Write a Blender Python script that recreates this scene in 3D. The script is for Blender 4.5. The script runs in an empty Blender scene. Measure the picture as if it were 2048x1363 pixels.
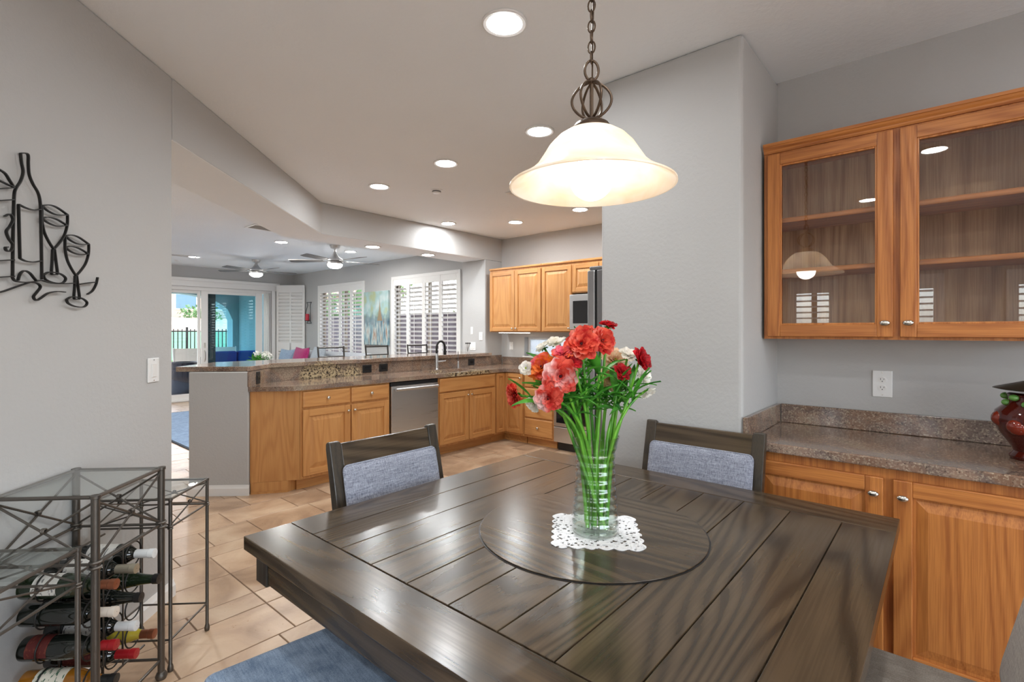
import bpy, bmesh, math, random
from mathutils import Matrix, Vector
R = math.radians
random.seed(7)
sc = bpy.context.scene
C = sc.collection

# ------------------------------------------------------------------ camera, world, sun, exposure
YAW = R(40.8); CY, SY = math.cos(YAW), math.sin(YAW)
cam_d = bpy.data.cameras.new('camera'); cam = bpy.data.objects.new('camera', cam_d); C.objects.link(cam)
cam_d.sensor_width = 36; cam_d.lens = 1005 / 2048 * 36; cam_d.shift_y = -20.0 / 2048
cam_d.clip_start = 0.02; cam_d.clip_end = 400
cam.location = (0, 0, 1.40); cam.rotation_euler = (R(90), 0, YAW - R(90))
sc.camera = cam

w = bpy.data.worlds.new('sky'); sc.world = w; w.use_nodes = True
wn = w.node_tree; wn.nodes.clear()
wo = wn.nodes.new('ShaderNodeOutputWorld'); wb = wn.nodes.new('ShaderNodeBackground'); ws = wn.nodes.new('ShaderNodeTexSky')
ws.sky_type = 'NISHITA'; ws.sun_disc = False; ws.sun_elevation = R(52); ws.sun_rotation = R(14); ws.altitude = 500
ws.air_density = 1.0; ws.dust_density = 2.0; ws.ozone_density = 1.0
wb.inputs['Strength'].default_value = 1.05
wh = wn.nodes.new('ShaderNodeHueSaturation'); wh.inputs['Saturation'].default_value = 0.45
wn.links.new(ws.outputs[0], wh.inputs['Color']); wn.links.new(wh.outputs[0], wb.inputs[0]); wn.links.new(wb.outputs[0], wo.inputs[0])
sun_d = bpy.data.lights.new('sun', 'SUN'); sun_d.energy = 2.6; sun_d.angle = R(0.6); sun_d.color = (1, .95, .87)
sun = bpy.data.objects.new('sun', sun_d); C.objects.link(sun)
sun.rotation_euler = (R(38), 0, R(166)); sun.location = (0, 20, 30)

def portal(name, loc, rot, sx, sy):
    l = bpy.data.lights.new(name, 'AREA'); l.shape = 'RECTANGLE'; l.size = sx; l.size_y = sy
    l.cycles.is_portal = True
    o = bpy.data.objects.new(name, l); C.objects.link(o); o.location = loc; o.rotation_euler = rot
portal('daylight_slider', (3.6, 11.52, 1.15), (R(-90), 0, 0), 2.7, 2.3)
portal('daylight_window_near', (5.66, 6.7, 1.4), (R(90), 0, R(90)), 1.8, 1.9)
portal('daylight_window_far', (5.66, 9.36, 1.4), (R(90), 0, R(90)), 1.76, 1.9)

vs = sc.view_settings
vs.view_transform = 'Standard'; vs.look = 'None'; vs.gamma = 1; vs.use_curve_mapping = False; vs.exposure = 0.33
CAN_STRENGTH = 185.0
sc.cycles.transparent_max_bounces = 40; sc.cycles.max_bounces = 14; sc.cycles.sample_clamp_indirect = 8.0

# ------------------------------------------------------------------ material helpers
MATS = {}
class NT:
    def __init__(s, name):
        s.m = bpy.data.materials.new(name); s.m.use_nodes = True; s.t = s.m.node_tree; s.t.nodes.clear()
        s.out = s.t.nodes.new('ShaderNodeOutputMaterial')
    def n(s, typ, ins=None, **kw):
        nd = s.t.nodes.new('ShaderNode' + typ)
        for k, v in kw.items(): setattr(nd, k, v)
        for k, v in (ins or {}).items(): s.set(nd.inputs[k], v)
        return nd
    def set(s, sock, v):
        if isinstance(v, bpy.types.Node): s.t.links.new(v.outputs[0], sock)
        elif isinstance(v, bpy.types.NodeSocket): s.t.links.new(v, sock)
        elif isinstance(v, tuple) and len(v) == 3 and sock.type == 'RGBA': sock.default_value = v + (1,)
        else: sock.default_value = v
    def ramp(s, fac, stops, interp='LINEAR'):
        r = s.n('ValToRGB', {'Fac': fac}); cr = r.color_ramp; cr.interpolation = interp
        while len(cr.elements) < len(stops): cr.elements.new(0.5)
        for e, (p, c) in zip(cr.elements, stops): e.position = p; e.color = tuple(c) + (1,) if len(c) == 3 else c
        return r
    def mix(s, fac, a, b, mode='MIX'):
        m = s.n('Mix', data_type='RGBA', blend_type=mode)
        s.set(m.inputs[0], fac); s.set(m.inputs[6], a); s.set(m.inputs[7], b); return m.outputs[2]
    def math(s, op, a, b=0.0):
        m = s.n('Math', operation=op); s.set(m.inputs[0], a); s.set(m.inputs[1], b); return m.outputs[0]
    def coords(s, scale=(1, 1, 1), rnd=True):
        tc = s.n('TexCoord'); v = tc.outputs['Object']
        if rnd:
            oi = s.n('ObjectInfo'); c = s.n('CombineXYZ')
            k = s.math('MULTIPLY', oi.outputs['Random'], 37.0)
            for i in range(3): s.set(c.inputs[i], k)
            a = s.n('VectorMath', operation='ADD'); s.set(a.inputs[0], v); s.set(a.inputs[1], c); v = a.outputs[0]
        mp = s.n('Mapping'); s.set(mp.inputs['Vector'], v); mp.inputs['Scale'].default_value = scale
        return mp.outputs[0]
    def done(s, shader):
        s.t.links.new(shader.outputs[0], s.out.inputs['Surface']); MATS[s.m.name] = s.m; return s.m
    def bsdf(s, **k):
        nm = {'col': 'Base Color', 'rough': 'Roughness', 'metal': 'Metallic', 'normal': 'Normal', 'coat': 'Coat Weight', 'coatr': 'Coat Roughness',
              'trans': 'Transmission Weight', 'ior': 'IOR', 'emc': 'Emission Color', 'ems': 'Emission Strength', 'sheen': 'Sheen Weight', 'spec': 'Specular IOR Level', 'sss': 'Subsurface Weight', 'alpha': 'Alpha'}
        b = s.n('BsdfPrincipled')
        for a, v in k.items(): s.set(b.inputs[nm[a]], v)
        return s.done(b)
    def bump(s, h, strength=.1, dist=.002):
        return s.n('Bump', {'Height': h, 'Strength': strength, 'Distance': dist}).outputs[0]

def srgb(r, g, b):
    f = lambda c: (c / 255 / 12.92) if c / 255 <= .04045 else ((c / 255 + .055) / 1.055) ** 2.4
    return (f(r), f(g), f(b))

def plain(name, col, rough=.5, metal=0, bump=0, bscale=200, **k):
    t = NT(name)
    if bump:
        nz = t.n('TexNoise', {'Vector': t.coords(rnd=False), 'Scale': bscale, 'Detail': 3.0})
        k['normal'] = t.bump(nz.outputs[0], bump)
    return t.bsdf(col=col, rough=rough, metal=metal, **k)

def painted(name, col, scale=55, strength=.12):
    t = NT(name); v = t.coords(rnd=False)
    n1 = t.n('TexNoise', {'Vector': v, 'Scale': scale, 'Detail': 3.0}); n2 = t.n('TexNoise', {'Vector': v, 'Scale': 1.6, 'Detail': 2.0})
    c = t.mix(n2.outputs[0], tuple(x * .97 for x in col), tuple(min(1, x * 1.03) for x in col))
    r = t.ramp(n1.outputs[0], [(.42, (0, 0, 0)), (.6, (1, 1, 1))])
    return t.bsdf(col=c, rough=.72, normal=t.bump(r, strength, .003))

def wood(name, light, dark, axis='z', rough=.35, ring=13.0, coat=.0, pore=.35, scale=1.0, bump=.12, contrast=1.0):
    t = NT(name)
    st = {'x': (.9, 9, 9), 'y': (9, .9, 9), 'z': (9, 9, .9)}[axis]
    v = t.coords(tuple(a * scale for a in st))
    n1 = t.n('TexNoise', {'Vector': v, 'Scale': .55, 'Detail': 1.5, 'Roughness': .45})
    rings = t.math('SINE', t.math('MULTIPLY', n1.outputs[0], ring * 6.28))
    r01 = t.math('MULTIPLY_ADD', rings, .5); rings_n = r01.node; rings_n.inputs[2].default_value = .5
    ring_r = t.ramp(r01, [(.0, (0, 0, 0)), (.55, (.35, .35, .35)), (1, (1, 1, 1))])
    sp = {'x': (6, 240, 240), 'y': (240, 6, 240), 'z': (240, 240, 6)}[axis]
    n2 = t.n('TexNoise', {'Vector': t.coords(tuple(a * scale for a in sp)), 'Scale': 1.0, 'Detail': 2.0})
    pr = t.ramp(n2.outputs[0], [(.42, (1, 1, 1)), (.58, (0, 0, 0))])
    n3 = t.n('TexNoise', {'Vector': t.coords(tuple(a * .15 * scale for a in st)), 'Scale': 1.0, 'Detail': 2.0})
    fac = t.math('ADD', t.math('MULTIPLY', ring_r, .55 * contrast), t.math('MULTIPLY', pr, pore * contrast))
    c = t.mix(fac, light, dark)
    c = t.mix(t.math('MULTIPLY', n3.outputs[0], .35), c, tuple(x * .72 for x in light), 'MIX')
    rg = t.math('MULTIPLY_ADD', pr, .12 if bump > .05 else .03); rg.node.inputs[2].default_value = rough
    return t.bsdf(col=c, rough=rg, coat=coat, coatr=.1, normal=t.bump(fac, bump, .0006))

def granite(name):
    t = NT(name); v = t.coords(rnd=False)
    big = t.n('TexNoise', {'Vector': v, 'Scale': 2.3, 'Detail': 4.0, 'Distortion': 1.2})
    base = t.ramp(big.outputs[0], [(.3, srgb(92, 68, 56)), (.42, srgb(132, 104, 86)), (.5, srgb(112, 96, 88)), (.58, srgb(142, 116, 100)), (.66, srgb(150, 134, 116)), (.78, srgb(98, 58, 52))])
    vo = t.n('TexVoronoi', {'Vector': v, 'Scale': 190.0}); sp = t.n('TexNoise', {'Vector': v, 'Scale': 120.0, 'Detail': 3.0})
    dark = t.ramp(sp.outputs[0], [(.3, (1, 1, 1)), (.42, (0, 0, 0))])
    lt = t.ramp(vo.outputs['Color'], [(.55, (0, 0, 0)), (.9, (1, 1, 1))])
    c = t.mix(t.math('MULTIPLY', lt, .45), base, srgb(205, 190, 165)); c = t.mix(t.math('MULTIPLY', dark, .75), c, srgb(40, 33, 30))
    # black and cream veined patches
    pt = t.n('TexNoise', {'Vector': v, 'Scale': 1.1, 'Detail': 1.0, 'W': 3.0}, noise_dimensions='4D')
    pm = t.ramp(pt.outputs[0], [(.66, (0, 0, 0)), (.70, (1, 1, 1))])
    vn = t.n('TexNoise', {'Vector': v, 'Scale': 48.0, 'Detail': 5.0, 'Distortion': .6})
    vc = t.ramp(vn.outputs[0], [(.36, srgb(30, 26, 24)), (.44, srgb(120, 104, 84)), (.56, srgb(184, 164, 130)), (.7, srgb(196, 178, 142))])
    sb = t.n('VectorMath', operation='SUBTRACT'); t.set(sb.inputs[0], v); sb.inputs[1].default_value = (2.62, 4.84, .99)
    ms = t.n('VectorMath', operation='MULTIPLY'); t.set(ms.inputs[0], sb); ms.inputs[1].default_value = (2.7, 6.0, 6.0)
    ln_ = t.n('VectorMath', operation='LENGTH'); t.set(ln_.inputs[0], ms)
    pz_ = t.ramp(t.math('ADD', ln_.outputs['Value'], t.math('MULTIPLY', big.outputs[0], .6)), [(.85, (1, 1, 1)), (1.0, (0, 0, 0))])
    c = t.mix(t.math('MAXIMUM', pm, pz_), c, vc)
    return t.bsdf(col=c, rough=.12, coat=.3, coatr=.05)

def tilemat(name):
    t = NT(name); oi = t.n('ObjectInfo'); v = t.coords()
    a = t.n('TexNoise', {'Vector': v, 'Scale': 3.0, 'Detail': 5.0, 'Distortion': .8}); b = t.n('TexNoise', {'Vector': v, 'Scale': 60.0, 'Detail': 4.0})
    c = t.ramp(a.outputs[0], [(.3, srgb(150, 122, 98)), (.5, srgb(184, 154, 126)), (.7, srgb(205, 180, 152))])
    hs = t.n('HueSaturation', {'Color': c.outputs[0], 'Value': t.math('MULTIPLY_ADD', oi.outputs['Random'], .18)}); hs.inputs['Value'].links[0].from_node.inputs[2].default_value = .92
    h = t.mix(.4, a.outputs[0], b.outputs[0])
    rr = t.math('MULTIPLY_ADD', b.outputs[0], .25); rr.node.inputs[2].default_value = .2
    return t.bsdf(col=hs.outputs[0], rough=rr, normal=t.bump(h, .35, .004))

def fabric(name, c1, c2, scale=900, streak=True):
    t = NT(name); v = t.coords()
    n1 = t.n('TexNoise', {'Vector': t.coords((18, 18, 300)), 'Scale': 1.0, 'Detail': 3.0}); n2 = t.n('TexNoise', {'Vector': t.coords((300, 300, 18)), 'Scale': 1.0, 'Detail': 3.0})
    n3 = t.n('TexNoise', {'Vector': t.coords((300, 20, 300)), 'Scale': 1.0, 'Detail': 2.0})
    f = t.math('ADD', t.math('MULTIPLY', n1.outputs[0], .4), t.math('ADD', t.math('MULTIPLY', n2.outputs[0], .4), t.math('MULTIPLY', n3.outputs[0], .3)))
    r = t.ramp(f, [(.42, c1), (.68, c2)])
    return t.bsdf(col=r, rough=.95, sheen=.2, normal=t.bump(f, .5, .002))

def brushed(name, col, rough=.3):
    t = NT(name); n = t.n('TexNoise', {'Vector': t.coords((2, 2, 300)), 'Scale': 1.0, 'Detail': 2.0})
    rr = t.math('MULTIPLY_ADD', n.outputs[0], .15); rr.node.inputs[2].default_value = rough - .07
    return t.bsdf(col=col, rough=rr, metal=1.0)

def pane(name, tint=(1, 1, 1), refl=1.0):
    t = NT(name); lw = t.n('LayerWeight', {'Blend': .5}); sch = t.math('MULTIPLY_ADD', t.math('POWER', lw.outputs['Facing'], 4.0), .75); sch.node.inputs[2].default_value = .042; tr = t.n('BsdfTransparent', {'Color': tint}); gl = t.n('BsdfGlossy', {'Roughness': .0})
    f = t.math('MINIMUM', t.math('MULTIPLY', sch, refl), 1.0)
    mx = t.n('MixShader'); t.set(mx.inputs[0], f); t.t.links.new(tr.outputs[0], mx.inputs[1]); t.t.links.new(gl.outputs[0], mx.inputs[2])
    return t.done(mx)

def glass(name, col=(1, 1, 1), ior=1.45, rough=0.0):
    t = NT(name); return t.done(t.n('BsdfGlass', {'Color': col, 'IOR': ior, 'Roughness': rough}))

def emit(name, col, s):
    t = NT(name); return t.done(t.n('Emission', {'Color': col, 'Strength': s}))

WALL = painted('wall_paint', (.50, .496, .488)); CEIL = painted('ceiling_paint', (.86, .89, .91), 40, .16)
WHITE = plain('white_trim', (.82, .81, .79), .4); PLATE = plain('white_plastic', (.85, .85, .84), .3)
OAKV = wood('oak_vertical', srgb(202, 130, 66), srgb(146, 78, 32), 'z', contrast=.95); OAKX = wood('oak_along_x', srgb(202, 130, 66), srgb(146, 78, 32), 'x', contrast=.95)
KOAKV = wood('kitchen_oak_vertical', srgb(208, 152, 92), srgb(172, 108, 54), 'z', contrast=.7); KOAKX = wood('kitchen_oak_along_x', srgb(208, 152, 92), srgb(172, 108, 54), 'x', contrast=.7)
OAKIN = wood('oak_plywood', srgb(205, 166, 122), srgb(150, 104, 66), 'z', rough=.5, ring=9, scale=.7)
GRAN = granite('brown_granite'); TILE = tilemat('stone_tile'); GROUT = plain('grout', srgb(128, 104, 84), .9)
TW = dict(rough=.21, coat=0.0, ring=30, pore=.16, bump=.015, scale=.62, contrast=1.25)
DARKX = wood('dark_oak_along_x', srgb(88, 73, 55), srgb(40, 32, 24), 'x', **TW); DARKY = wood('dark_oak_along_y', srgb(88, 73, 55), srgb(40, 32, 24), 'y', **TW)
DARKZ = wood('dark_oak_along_z', srgb(70, 60, 48), srgb(40, 35, 29), 'z', rough=.3, coat=.1)
FAB = fabric('grey_blue_linen', srgb(104, 108, 122), srgb(176, 180, 194)); FABB = fabric('blue_linen', srgb(96, 120, 148), srgb(160, 180, 204)); FABT = fabric('taupe_linen', srgb(112, 102, 92), srgb(160, 150, 138))
STEEL = brushed('brushed_steel', (.62, .62, .62)); CHROME = plain('satin_nickel', (.66, .63, .57), .22, 1); DKSTEEL = brushed('dark_steel', (.32, .32, .33), .38)
BLACK = plain('black_plastic', (.012, .012, .013), .3); BLGLASS = plain('black_glass', (.01, .01, .011), .06)
IRON = plain('black_iron', (.018, .017, .016), .5, .4); PEWTER = plain('pewter_iron', (.14, .125, .11), .42, .85, .35, 90)
BRONZE = plain('oil_rubbed_bronze', (.10, .065, .042), .42, .7, .4, 150)
PANE = pane('window_glass'); TINT = pane('tinted_glass', (.55, .80, .88)); CABGLASS = pane('cabinet_glass', (.98, .98, .98), 1.7); TOPGLASS = pane('table_glass', (.94, .97, .96), 1.0)
VGLASS = pane('clear_vase_glass', (.965, .99, .975), 1.9); WATER = pane('water', (.96, .99, .97), 1.0)
LENS = emit('can_light_lens', (.95, .98, 1.0), CAN_STRENGTH); LENSL = emit('living_can_light_lens', (1, .985, .95), 2.1 * CAN_STRENGTH)

# ------------------------------------------------------------------ mesh helpers
class MB:
    def __init__(s): s.v = []; s.f = []; s.mi = []; s.cur = 0
    def mat(s, i): s.cur = i; return s
    def add(s, vs_, fs):
        b = len(s.v); s.v += [tuple(p) for p in vs_]
        for f in fs: s.f.append(tuple(b + i for i in f)); s.mi.append(s.cur)
        return s
    def box(s, x0, x1, y0, y1, z0, z1):
        v = [(x, y, z) for z in (z0, z1) for y in (y0, y1) for x in (x0, x1)]
        return s.add(v, [(0, 2, 3, 1), (4, 5, 7, 6), (0, 1, 5, 4), (2, 6, 7, 3), (0, 4, 6, 2), (1, 3, 7, 5)])
    def prism(s, poly, z0, z1):
        n = len(poly); v = [(x, y, z0) for x, y in poly] + [(x, y, z1) for x, y in poly]
        return s.add(v, [tuple(range(n - 1, -1, -1)), tuple(range(n, 2 * n))] + [(i, (i + 1) % n, n + (i + 1) % n, n + i) for i in range(n)])
    def loft(s, rings, cap=True, closed=False):
        n = len(rings[0]); b = len(s.v); s.v += [tuple(p) for r in rings for p in r]; m = len(rings)
        for j in range(m if closed else m - 1):
            k = (j + 1) % m
            for i in range(n):
                s.f.append((b + j * n + i, b + j * n + (i + 1) % n, b + k * n + (i + 1) % n, b + k * n + i)); s.mi.append(s.cur)
        if cap and not closed:
            s.f.append(tuple(b + i for i in range(n))); s.mi.append(s.cur); s.f.append(tuple(b + (m - 1) * n + i for i in range(n))); s.mi.append(s.cur)
        return s
    def tube(s, pts, r, seg=8, closed=False, flat=None):
        P = [Vector(p) for p in pts]; n = len(P); rings = []; up = None
        for i in range(n):
            a = P[(i - 1) % n] if (closed or i > 0) else P[i]; b = P[(i + 1) % n] if (closed or i < n - 1) else P[i]
            t = (b - a).normalized() if (b - a).length > 1e-9 else Vector((0, 0, 1))
            if up is None: up = t.orthogonal().normalized()
            up = (up - t * up.dot(t));  up = up.normalized() if up.length > 1e-6 else t.orthogonal().normalized()
            sd = t.cross(up); rr = r[i] if isinstance(r, (list, tuple)) else r
            rings.append([P[i] + (up * math.cos(q) + sd * math.sin(q)) * rr for q in [2 * math.pi * k / seg for k in range(seg)]])
        return s.loft(rings, True, closed)
    def lathe(s, prof, seg=24, c=(0, 0, 0), cap=False):
        return s.loft([[(c[0] + r * math.cos(2 * math.pi * k / seg), c[1] + r * math.sin(2 * math.pi * k / seg), c[2] + z) for k in range(seg)] for r, z in prof], cap)
    def ball(s, c, r, seg=16, rings=10, sq=(1, 1, 1)):
        pr = [(max(1e-4, math.sin(math.pi * j / rings)), -math.cos(math.pi * j / rings)) for j in range(rings + 1)]
        return s.loft([[(c[0] + r * sq[0] * a * math.cos(2 * math.pi * k / seg), c[1] + r * sq[1] * a * math.sin(2 * math.pi * k / seg), c[2] + r * sq[2] * z) for k in range(seg)] for a, z in pr], True)
    def torus(s, c, R_, r, seg=24, ts=8, rot=None, sx=1.0, sz=1.0):
        rot = rot or Matrix.Identity(3)
        pts = [Vector(c) + rot @ Vector((R_ * sx * math.cos(2 * math.pi * k / seg), R_ * sz * math.sin(2 * math.pi * k / seg), 0)) for k in range(seg)]
        return s.tube(pts, r, ts, True)
    def xf(s, M):
        s.v = [tuple(M @ Vector(p)) for p in s.v]; return s
    def mesh(s, name, mats, smooth=None):
        me = bpy.data.meshes.new(name); me.from_pydata(s.v, [], s.f); me.update()
        bm = bmesh.new(); bm.from_mesh(me); bmesh.ops.recalc_face_normals(bm, faces=bm.faces); bm.to_mesh(me); bm.free()
        for m in (mats if isinstance(mats, (list, tuple)) else [mats]): me.materials.append(m)
        for p, i in zip(me.polygons, s.mi): p.material_index = i
        if smooth:
            for p in me.polygons: p.use_smooth = True
            me.set_sharp_from_angle(angle=R(smooth))
        return me
    def obj(s, name, mats, parent=None, smooth=None, bevel=0, loc=None, segs=2):
        return mk(name, s.mesh(name, mats, smooth), parent, loc, bevel, segs)

def mk(name, me, parent=None, loc=None, bevel=0, segs=2, rot=None):
    o = bpy.data.objects.new(name, me); C.objects.link(o)
    if parent: o.parent = parent
    if loc is not None: o.location = loc
    if rot is not None: o.rotation_euler = rot
    if bevel:
        b = o.modifiers.new('bevel', 'BEVEL'); b.width = bevel; b.segments = segs; b.limit_method = 'ANGLE'; b.angle_limit = R(40)
    return o
def thing(name, label, cat, loc=(0, 0, 0), rz=0.0, group=None):
    o = bpy.data.objects.new(name, None); C.objects.link(o); o.location = loc; o.rotation_euler = (0, 0, rz); o.empty_display_size = .05
    return tag(o, label, cat, group)
def tag(o, label, cat, group=None):
    o['label'] = label; o['category'] = cat
    if group: o['group'] = group
    return o
def struct(o, label=None):
    o['kind'] = 'structure'
    if label: o['label'] = label
    return o
def Bx(x0, x1, y0, y1, z0, z1): return MB().box(x0, x1, y0, y1, z0, z1)
def rect(x0, x1, z0, z1, y): return [(x0, y, z0), (x1, y, z0), (x1, y, z1), (x0, y, z1)]
U = lambda u, n, z=0.0: ((u + n) / math.sqrt(2), (u - n) / math.sqrt(2), z)      # along the diagonal left wall, out of it
def arc(c, r, a0, a1, n): return [(c[0] + r * math.cos(R(a0 + (a1 - a0) * i / n)), c[1] + r * math.sin(R(a0 + (a1 - a0) * i / n))) for i in range(n + 1)]

def wall_holes(axis, p0, p1, a0, a1, z0, z1, holes):
    """box wall: thickness p0..p1 across, a0..a1 along, with rectangular holes (a0,a1,z0,z1)"""
    m = MB(); A = sorted({a0, a1, *[h[0] for h in holes], *[h[1] for h in holes]}); Z = sorted({z0, z1, *[h[2] for h in holes], *[h[3] for h in holes]})
    for i in range(len(A) - 1):
        for j in range(len(Z) - 1):
            ca, cz = (A[i] + A[i + 1]) / 2, (Z[j] + Z[j + 1]) / 2
            if any(h[0] < ca < h[1] and h[2] < cz < h[3] for h in holes): continue
            if axis == 'y': m.box(p0, p1, A[i], A[i + 1], Z[j], Z[j + 1])
            else: m.box(A[i], A[i + 1], p0, p1, Z[j], Z[j + 1])
    return m

# ------------------------------------------------------------------ the setting
HK, HL = 2.74, 2.69            # kitchen and living ceilings
KL = 2.26                      # left wall plane: y - x = KL
WX, DY = 5.48, 11.4            # window wall, sliding door wall
floor = struct(Bx(-2.2, 5.6, -3.0, 11.5, -.12, -.004).obj('floor', GROUT))
# tiles: modular pattern, rows along x
M_ = .1585; rows = []; y = 2.335 - 31 * M_; hs = [2, 1, 2, 2, 1, 2, 2, 2, 1, 2]; k = 0
ys = [2.335]
while ys[-1] < 11.4: ys.append(ys[-1] + hs[k % 10] * M_); k += 1
k = -1; low = [2.335]
while low[-1] > -3.0: low.append(low[-1] - hs[k % 10] * M_); k -= 1
ys = low[:0:-1] + ys
def inroom(x, y):
    if y < 1.95: return -2.2 < x < 3.0 or False
    return y - x < 3.5 and -2.2 < x < 5.48 or (y > 3.4 and 0 < x < 5.48)
cand = []
for j in range(len(ys) - 1):
    y0, y1 = ys[j], ys[j + 1]; hh = round((y1 - y0) / M_); rnd = random.Random(j * 17 + 3)
    x = .75 - 3.5 - rnd.choice([0, 1, 2, 3]) * M_ * .5
    while x < 5.5:
        wd = rnd.choice([2, 3, 3, 2]) if hh == 2 else rnd.choice([1, 2, 3])
        x1 = x + wd * M_
        xa, xb, ya, yb = max(x, -2.2), min(x1, 5.48), max(y0, -3.0), min(y1, 11.4)
        if xb - xa > .03 and yb - ya > .03: cand.append((xa, xb, ya, yb))
        x = x1
def seen(t):
    x, y = (t[0] + t[1]) / 2, (t[2] + t[3]) / 2; d = x * CY + y * SY; l = x * SY - y * CY
    if d < 1.6: return 0
    px, py = 1024 + 1005 * l / d, 661.5 + 1005 * 1.4 / d
    if not (-60 < px < 1300 and py < 1440): return 0
    if .75 < x < 2.1 and y < 1.4: return 0
    if y - x > KL + .3 and y < 3.2: return 0
    if y > 4.35 and x > 2.1: return 0
    if px < 345 and y - x > KL + .1: return 0
    return (t[1] - t[0]) * (t[3] - t[2]) / d ** 3
cand.sort(key=lambda t: -seen(t)); tmesh = {}
vis = [t for t in cand if seen(t) > 0][:290]; rest = [t for t in cand if t not in set(vis)]
for (a, b, c_, d_) in vis:
    key = (round(b - a, 3), round(d_ - c_, 3))
    if key not in tmesh: tmesh[key] = Bx(.003, key[0] - .003, .003, key[1] - .003, -.006, 0).mesh('tile', TILE)
    mk('tile', tmesh[key], floor, (a, c_, random.uniform(-.0006, .0006)), .002, 1)
m = MB()
for (a, b, c_, d_) in rest: m.box(a + .003, b - .003, c_ + .003, d_ - .003, -.006, 0)
o = m.obj('remaining_tiles', TILE, floor); o['kind'] = 'stuff'

struct(MB().prism([(-2.2, -3), (5.6, -3), (5.6, 11.5), (-2.2, 11.5)], HK, HK + .1).obj('ceiling', CEIL))
struct(MB().prism([(0, 2.6), (2.56, 5.16), (5.5, 5.16), (5.5, 11.45), (0, 11.45)], HL, HK - .001).obj('ceiling_living', CEIL))
struct(MB().prism([(-.34, KL - .34), (.84, KL + .84), (.51, 3.43), (-.67, 2.25)], 0, HK).obj('wall_left', WALL, bevel=.012))
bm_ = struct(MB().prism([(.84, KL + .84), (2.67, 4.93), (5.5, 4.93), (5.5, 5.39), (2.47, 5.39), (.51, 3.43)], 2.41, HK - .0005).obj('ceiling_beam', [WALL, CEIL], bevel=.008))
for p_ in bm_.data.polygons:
    if p_.normal.z < -.9: p_.material_index = 1      # lighter paint on the underside stands in for light from below
struct(Bx(5.13, 5.5, 4.93, 5.39, 0, 2.41).obj('wall_stub', WALL, bevel=.008))
struct(MB().prism([(1.434, 4.862), (1.773, 4.501), (2.122, 4.85), (5.13, 4.85), (5.13, 5.30), (1.872, 5.30)], 0, 1.052).obj('wall_half', WALL, bevel=.008))
struct(MB().prism([(2.385, .69), (5.48, .69), (5.48, .85), (2.62, .85), (2.62, 1.42), (2.385, 1.42)], 0, HK).obj('wall_pillar', WALL, bevel=.018, segs=3))
W1 = (8.48, 10.24, .45, 2.36); W2 = (5.80, 7.60, .45, 2.365); W3 = (3.42, 4.50, 1.05, 1.315)
struct(wall_holes('y', WX, WX + .16, .85, DY, 0, HK, [W1, W2, W3]).obj('wall_windows', WALL))
struct(wall_holes('x', DY, DY + .16, 0, WX, 0, HK, [(2.2, 5.0, 0, 2.29)]).obj('wall_far', WALL))
struct(Bx(3.0, 3.1, -3, .69, 0, HK).obj('wall_right', WALL))
struct(Bx(-.05, 0, 2.95, DY + .16, 0, HK).obj('wall_living_side', WALL))
WB1 = (1.05, 1.60, .85, 2.05); WB2 = (.02, .57, .85, 2.05); WB3 = (-2.0, -.5, .85, 2.05)
struct(wall_holes('y', -2.3, -2.2, -3, 1.95, 0, HK, [WB1, WB2, WB3]).obj('wall_back', WALL))
struct(Bx(-2.2, -.36, 1.92, 2.0, 0, HK).obj('wall_back_return', WALL))
struct(wall_holes('x', -3.1, -3.0, -2.2, 3.0, 0, HK, [(-1.6, 2.4, 0, 2.3)]).obj('wall_behind', WALL))
d2 = bpy.data.objects.new('added_fill_door', None); C.objects.link(d2); struct(d2, 'added unseen glazed patio door behind the camera, letting in fill daylight')  # unseen patio door, added to brighten the ceiling with daylight
m = MB()
for q in [(-1.6, -1.52, 0, 2.3), (2.32, 2.4, 0, 2.3), (.36, .44, .08, 2.22), (-1.52, 2.32, 2.22, 2.3), (-1.52, 2.32, 0, .08)]: m.box(q[0], q[1], -3.09, -3.01, q[2], q[3])
m.obj('door_frame', WHITE, d2, bevel=.004)
for a in (-1.52, .44): Bx(a, a + 1.88, -3.053, -3.047, .08, 2.22).obj('pane', PANE, d2)
portal('daylight_back_door', (.4, -3.12, 1.15), (R(90), 0, 0), 4.0, 2.3)
for nm, (a, b, zz, ww) in {'window_4': WB1, 'window_5': WB2, 'window_6': WB3}.items():
    portal('daylight_' + nm, (-2.31, (a + b) / 2, (zz + ww) / 2), (R(90), 0, R(-90)), b - a, ww - zz)

def baseboard(name, pts, h=.085, t=.014):
    """profiled skirting along a polyline; thickness to the right of travel"""
    for i in range(len(pts) - 1):
        a, b = Vector(pts[i]), Vector(pts[i + 1]); d = (b - a); L = d.length; ang = math.atan2(d.y, d.x)
        m = MB(); pr = [(0, 0), (0, h), (-.004, h), (-.007, h - .012), (-.010, h - .02), (-t, h - .028), (-t, 0)]
        m.loft([[(x, yy, z) for yy, z in pr] for x in (0, L)])
        o = m.obj(name, WHITE, loc=(a.x, a.y, 0)); o.rotation_euler = (0, 0, ang); struct(o)
baseboard('baseboard_left', [U(-.0 + .9, -1.5985)[:2], U(2.79, -1.5985)[:2]])
baseboard('baseboard_half', [(1.427, 4.869), (1.780, 4.494)], .09)
baseboard('baseboard_far', [(0, DY), (2.2, DY)])

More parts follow.
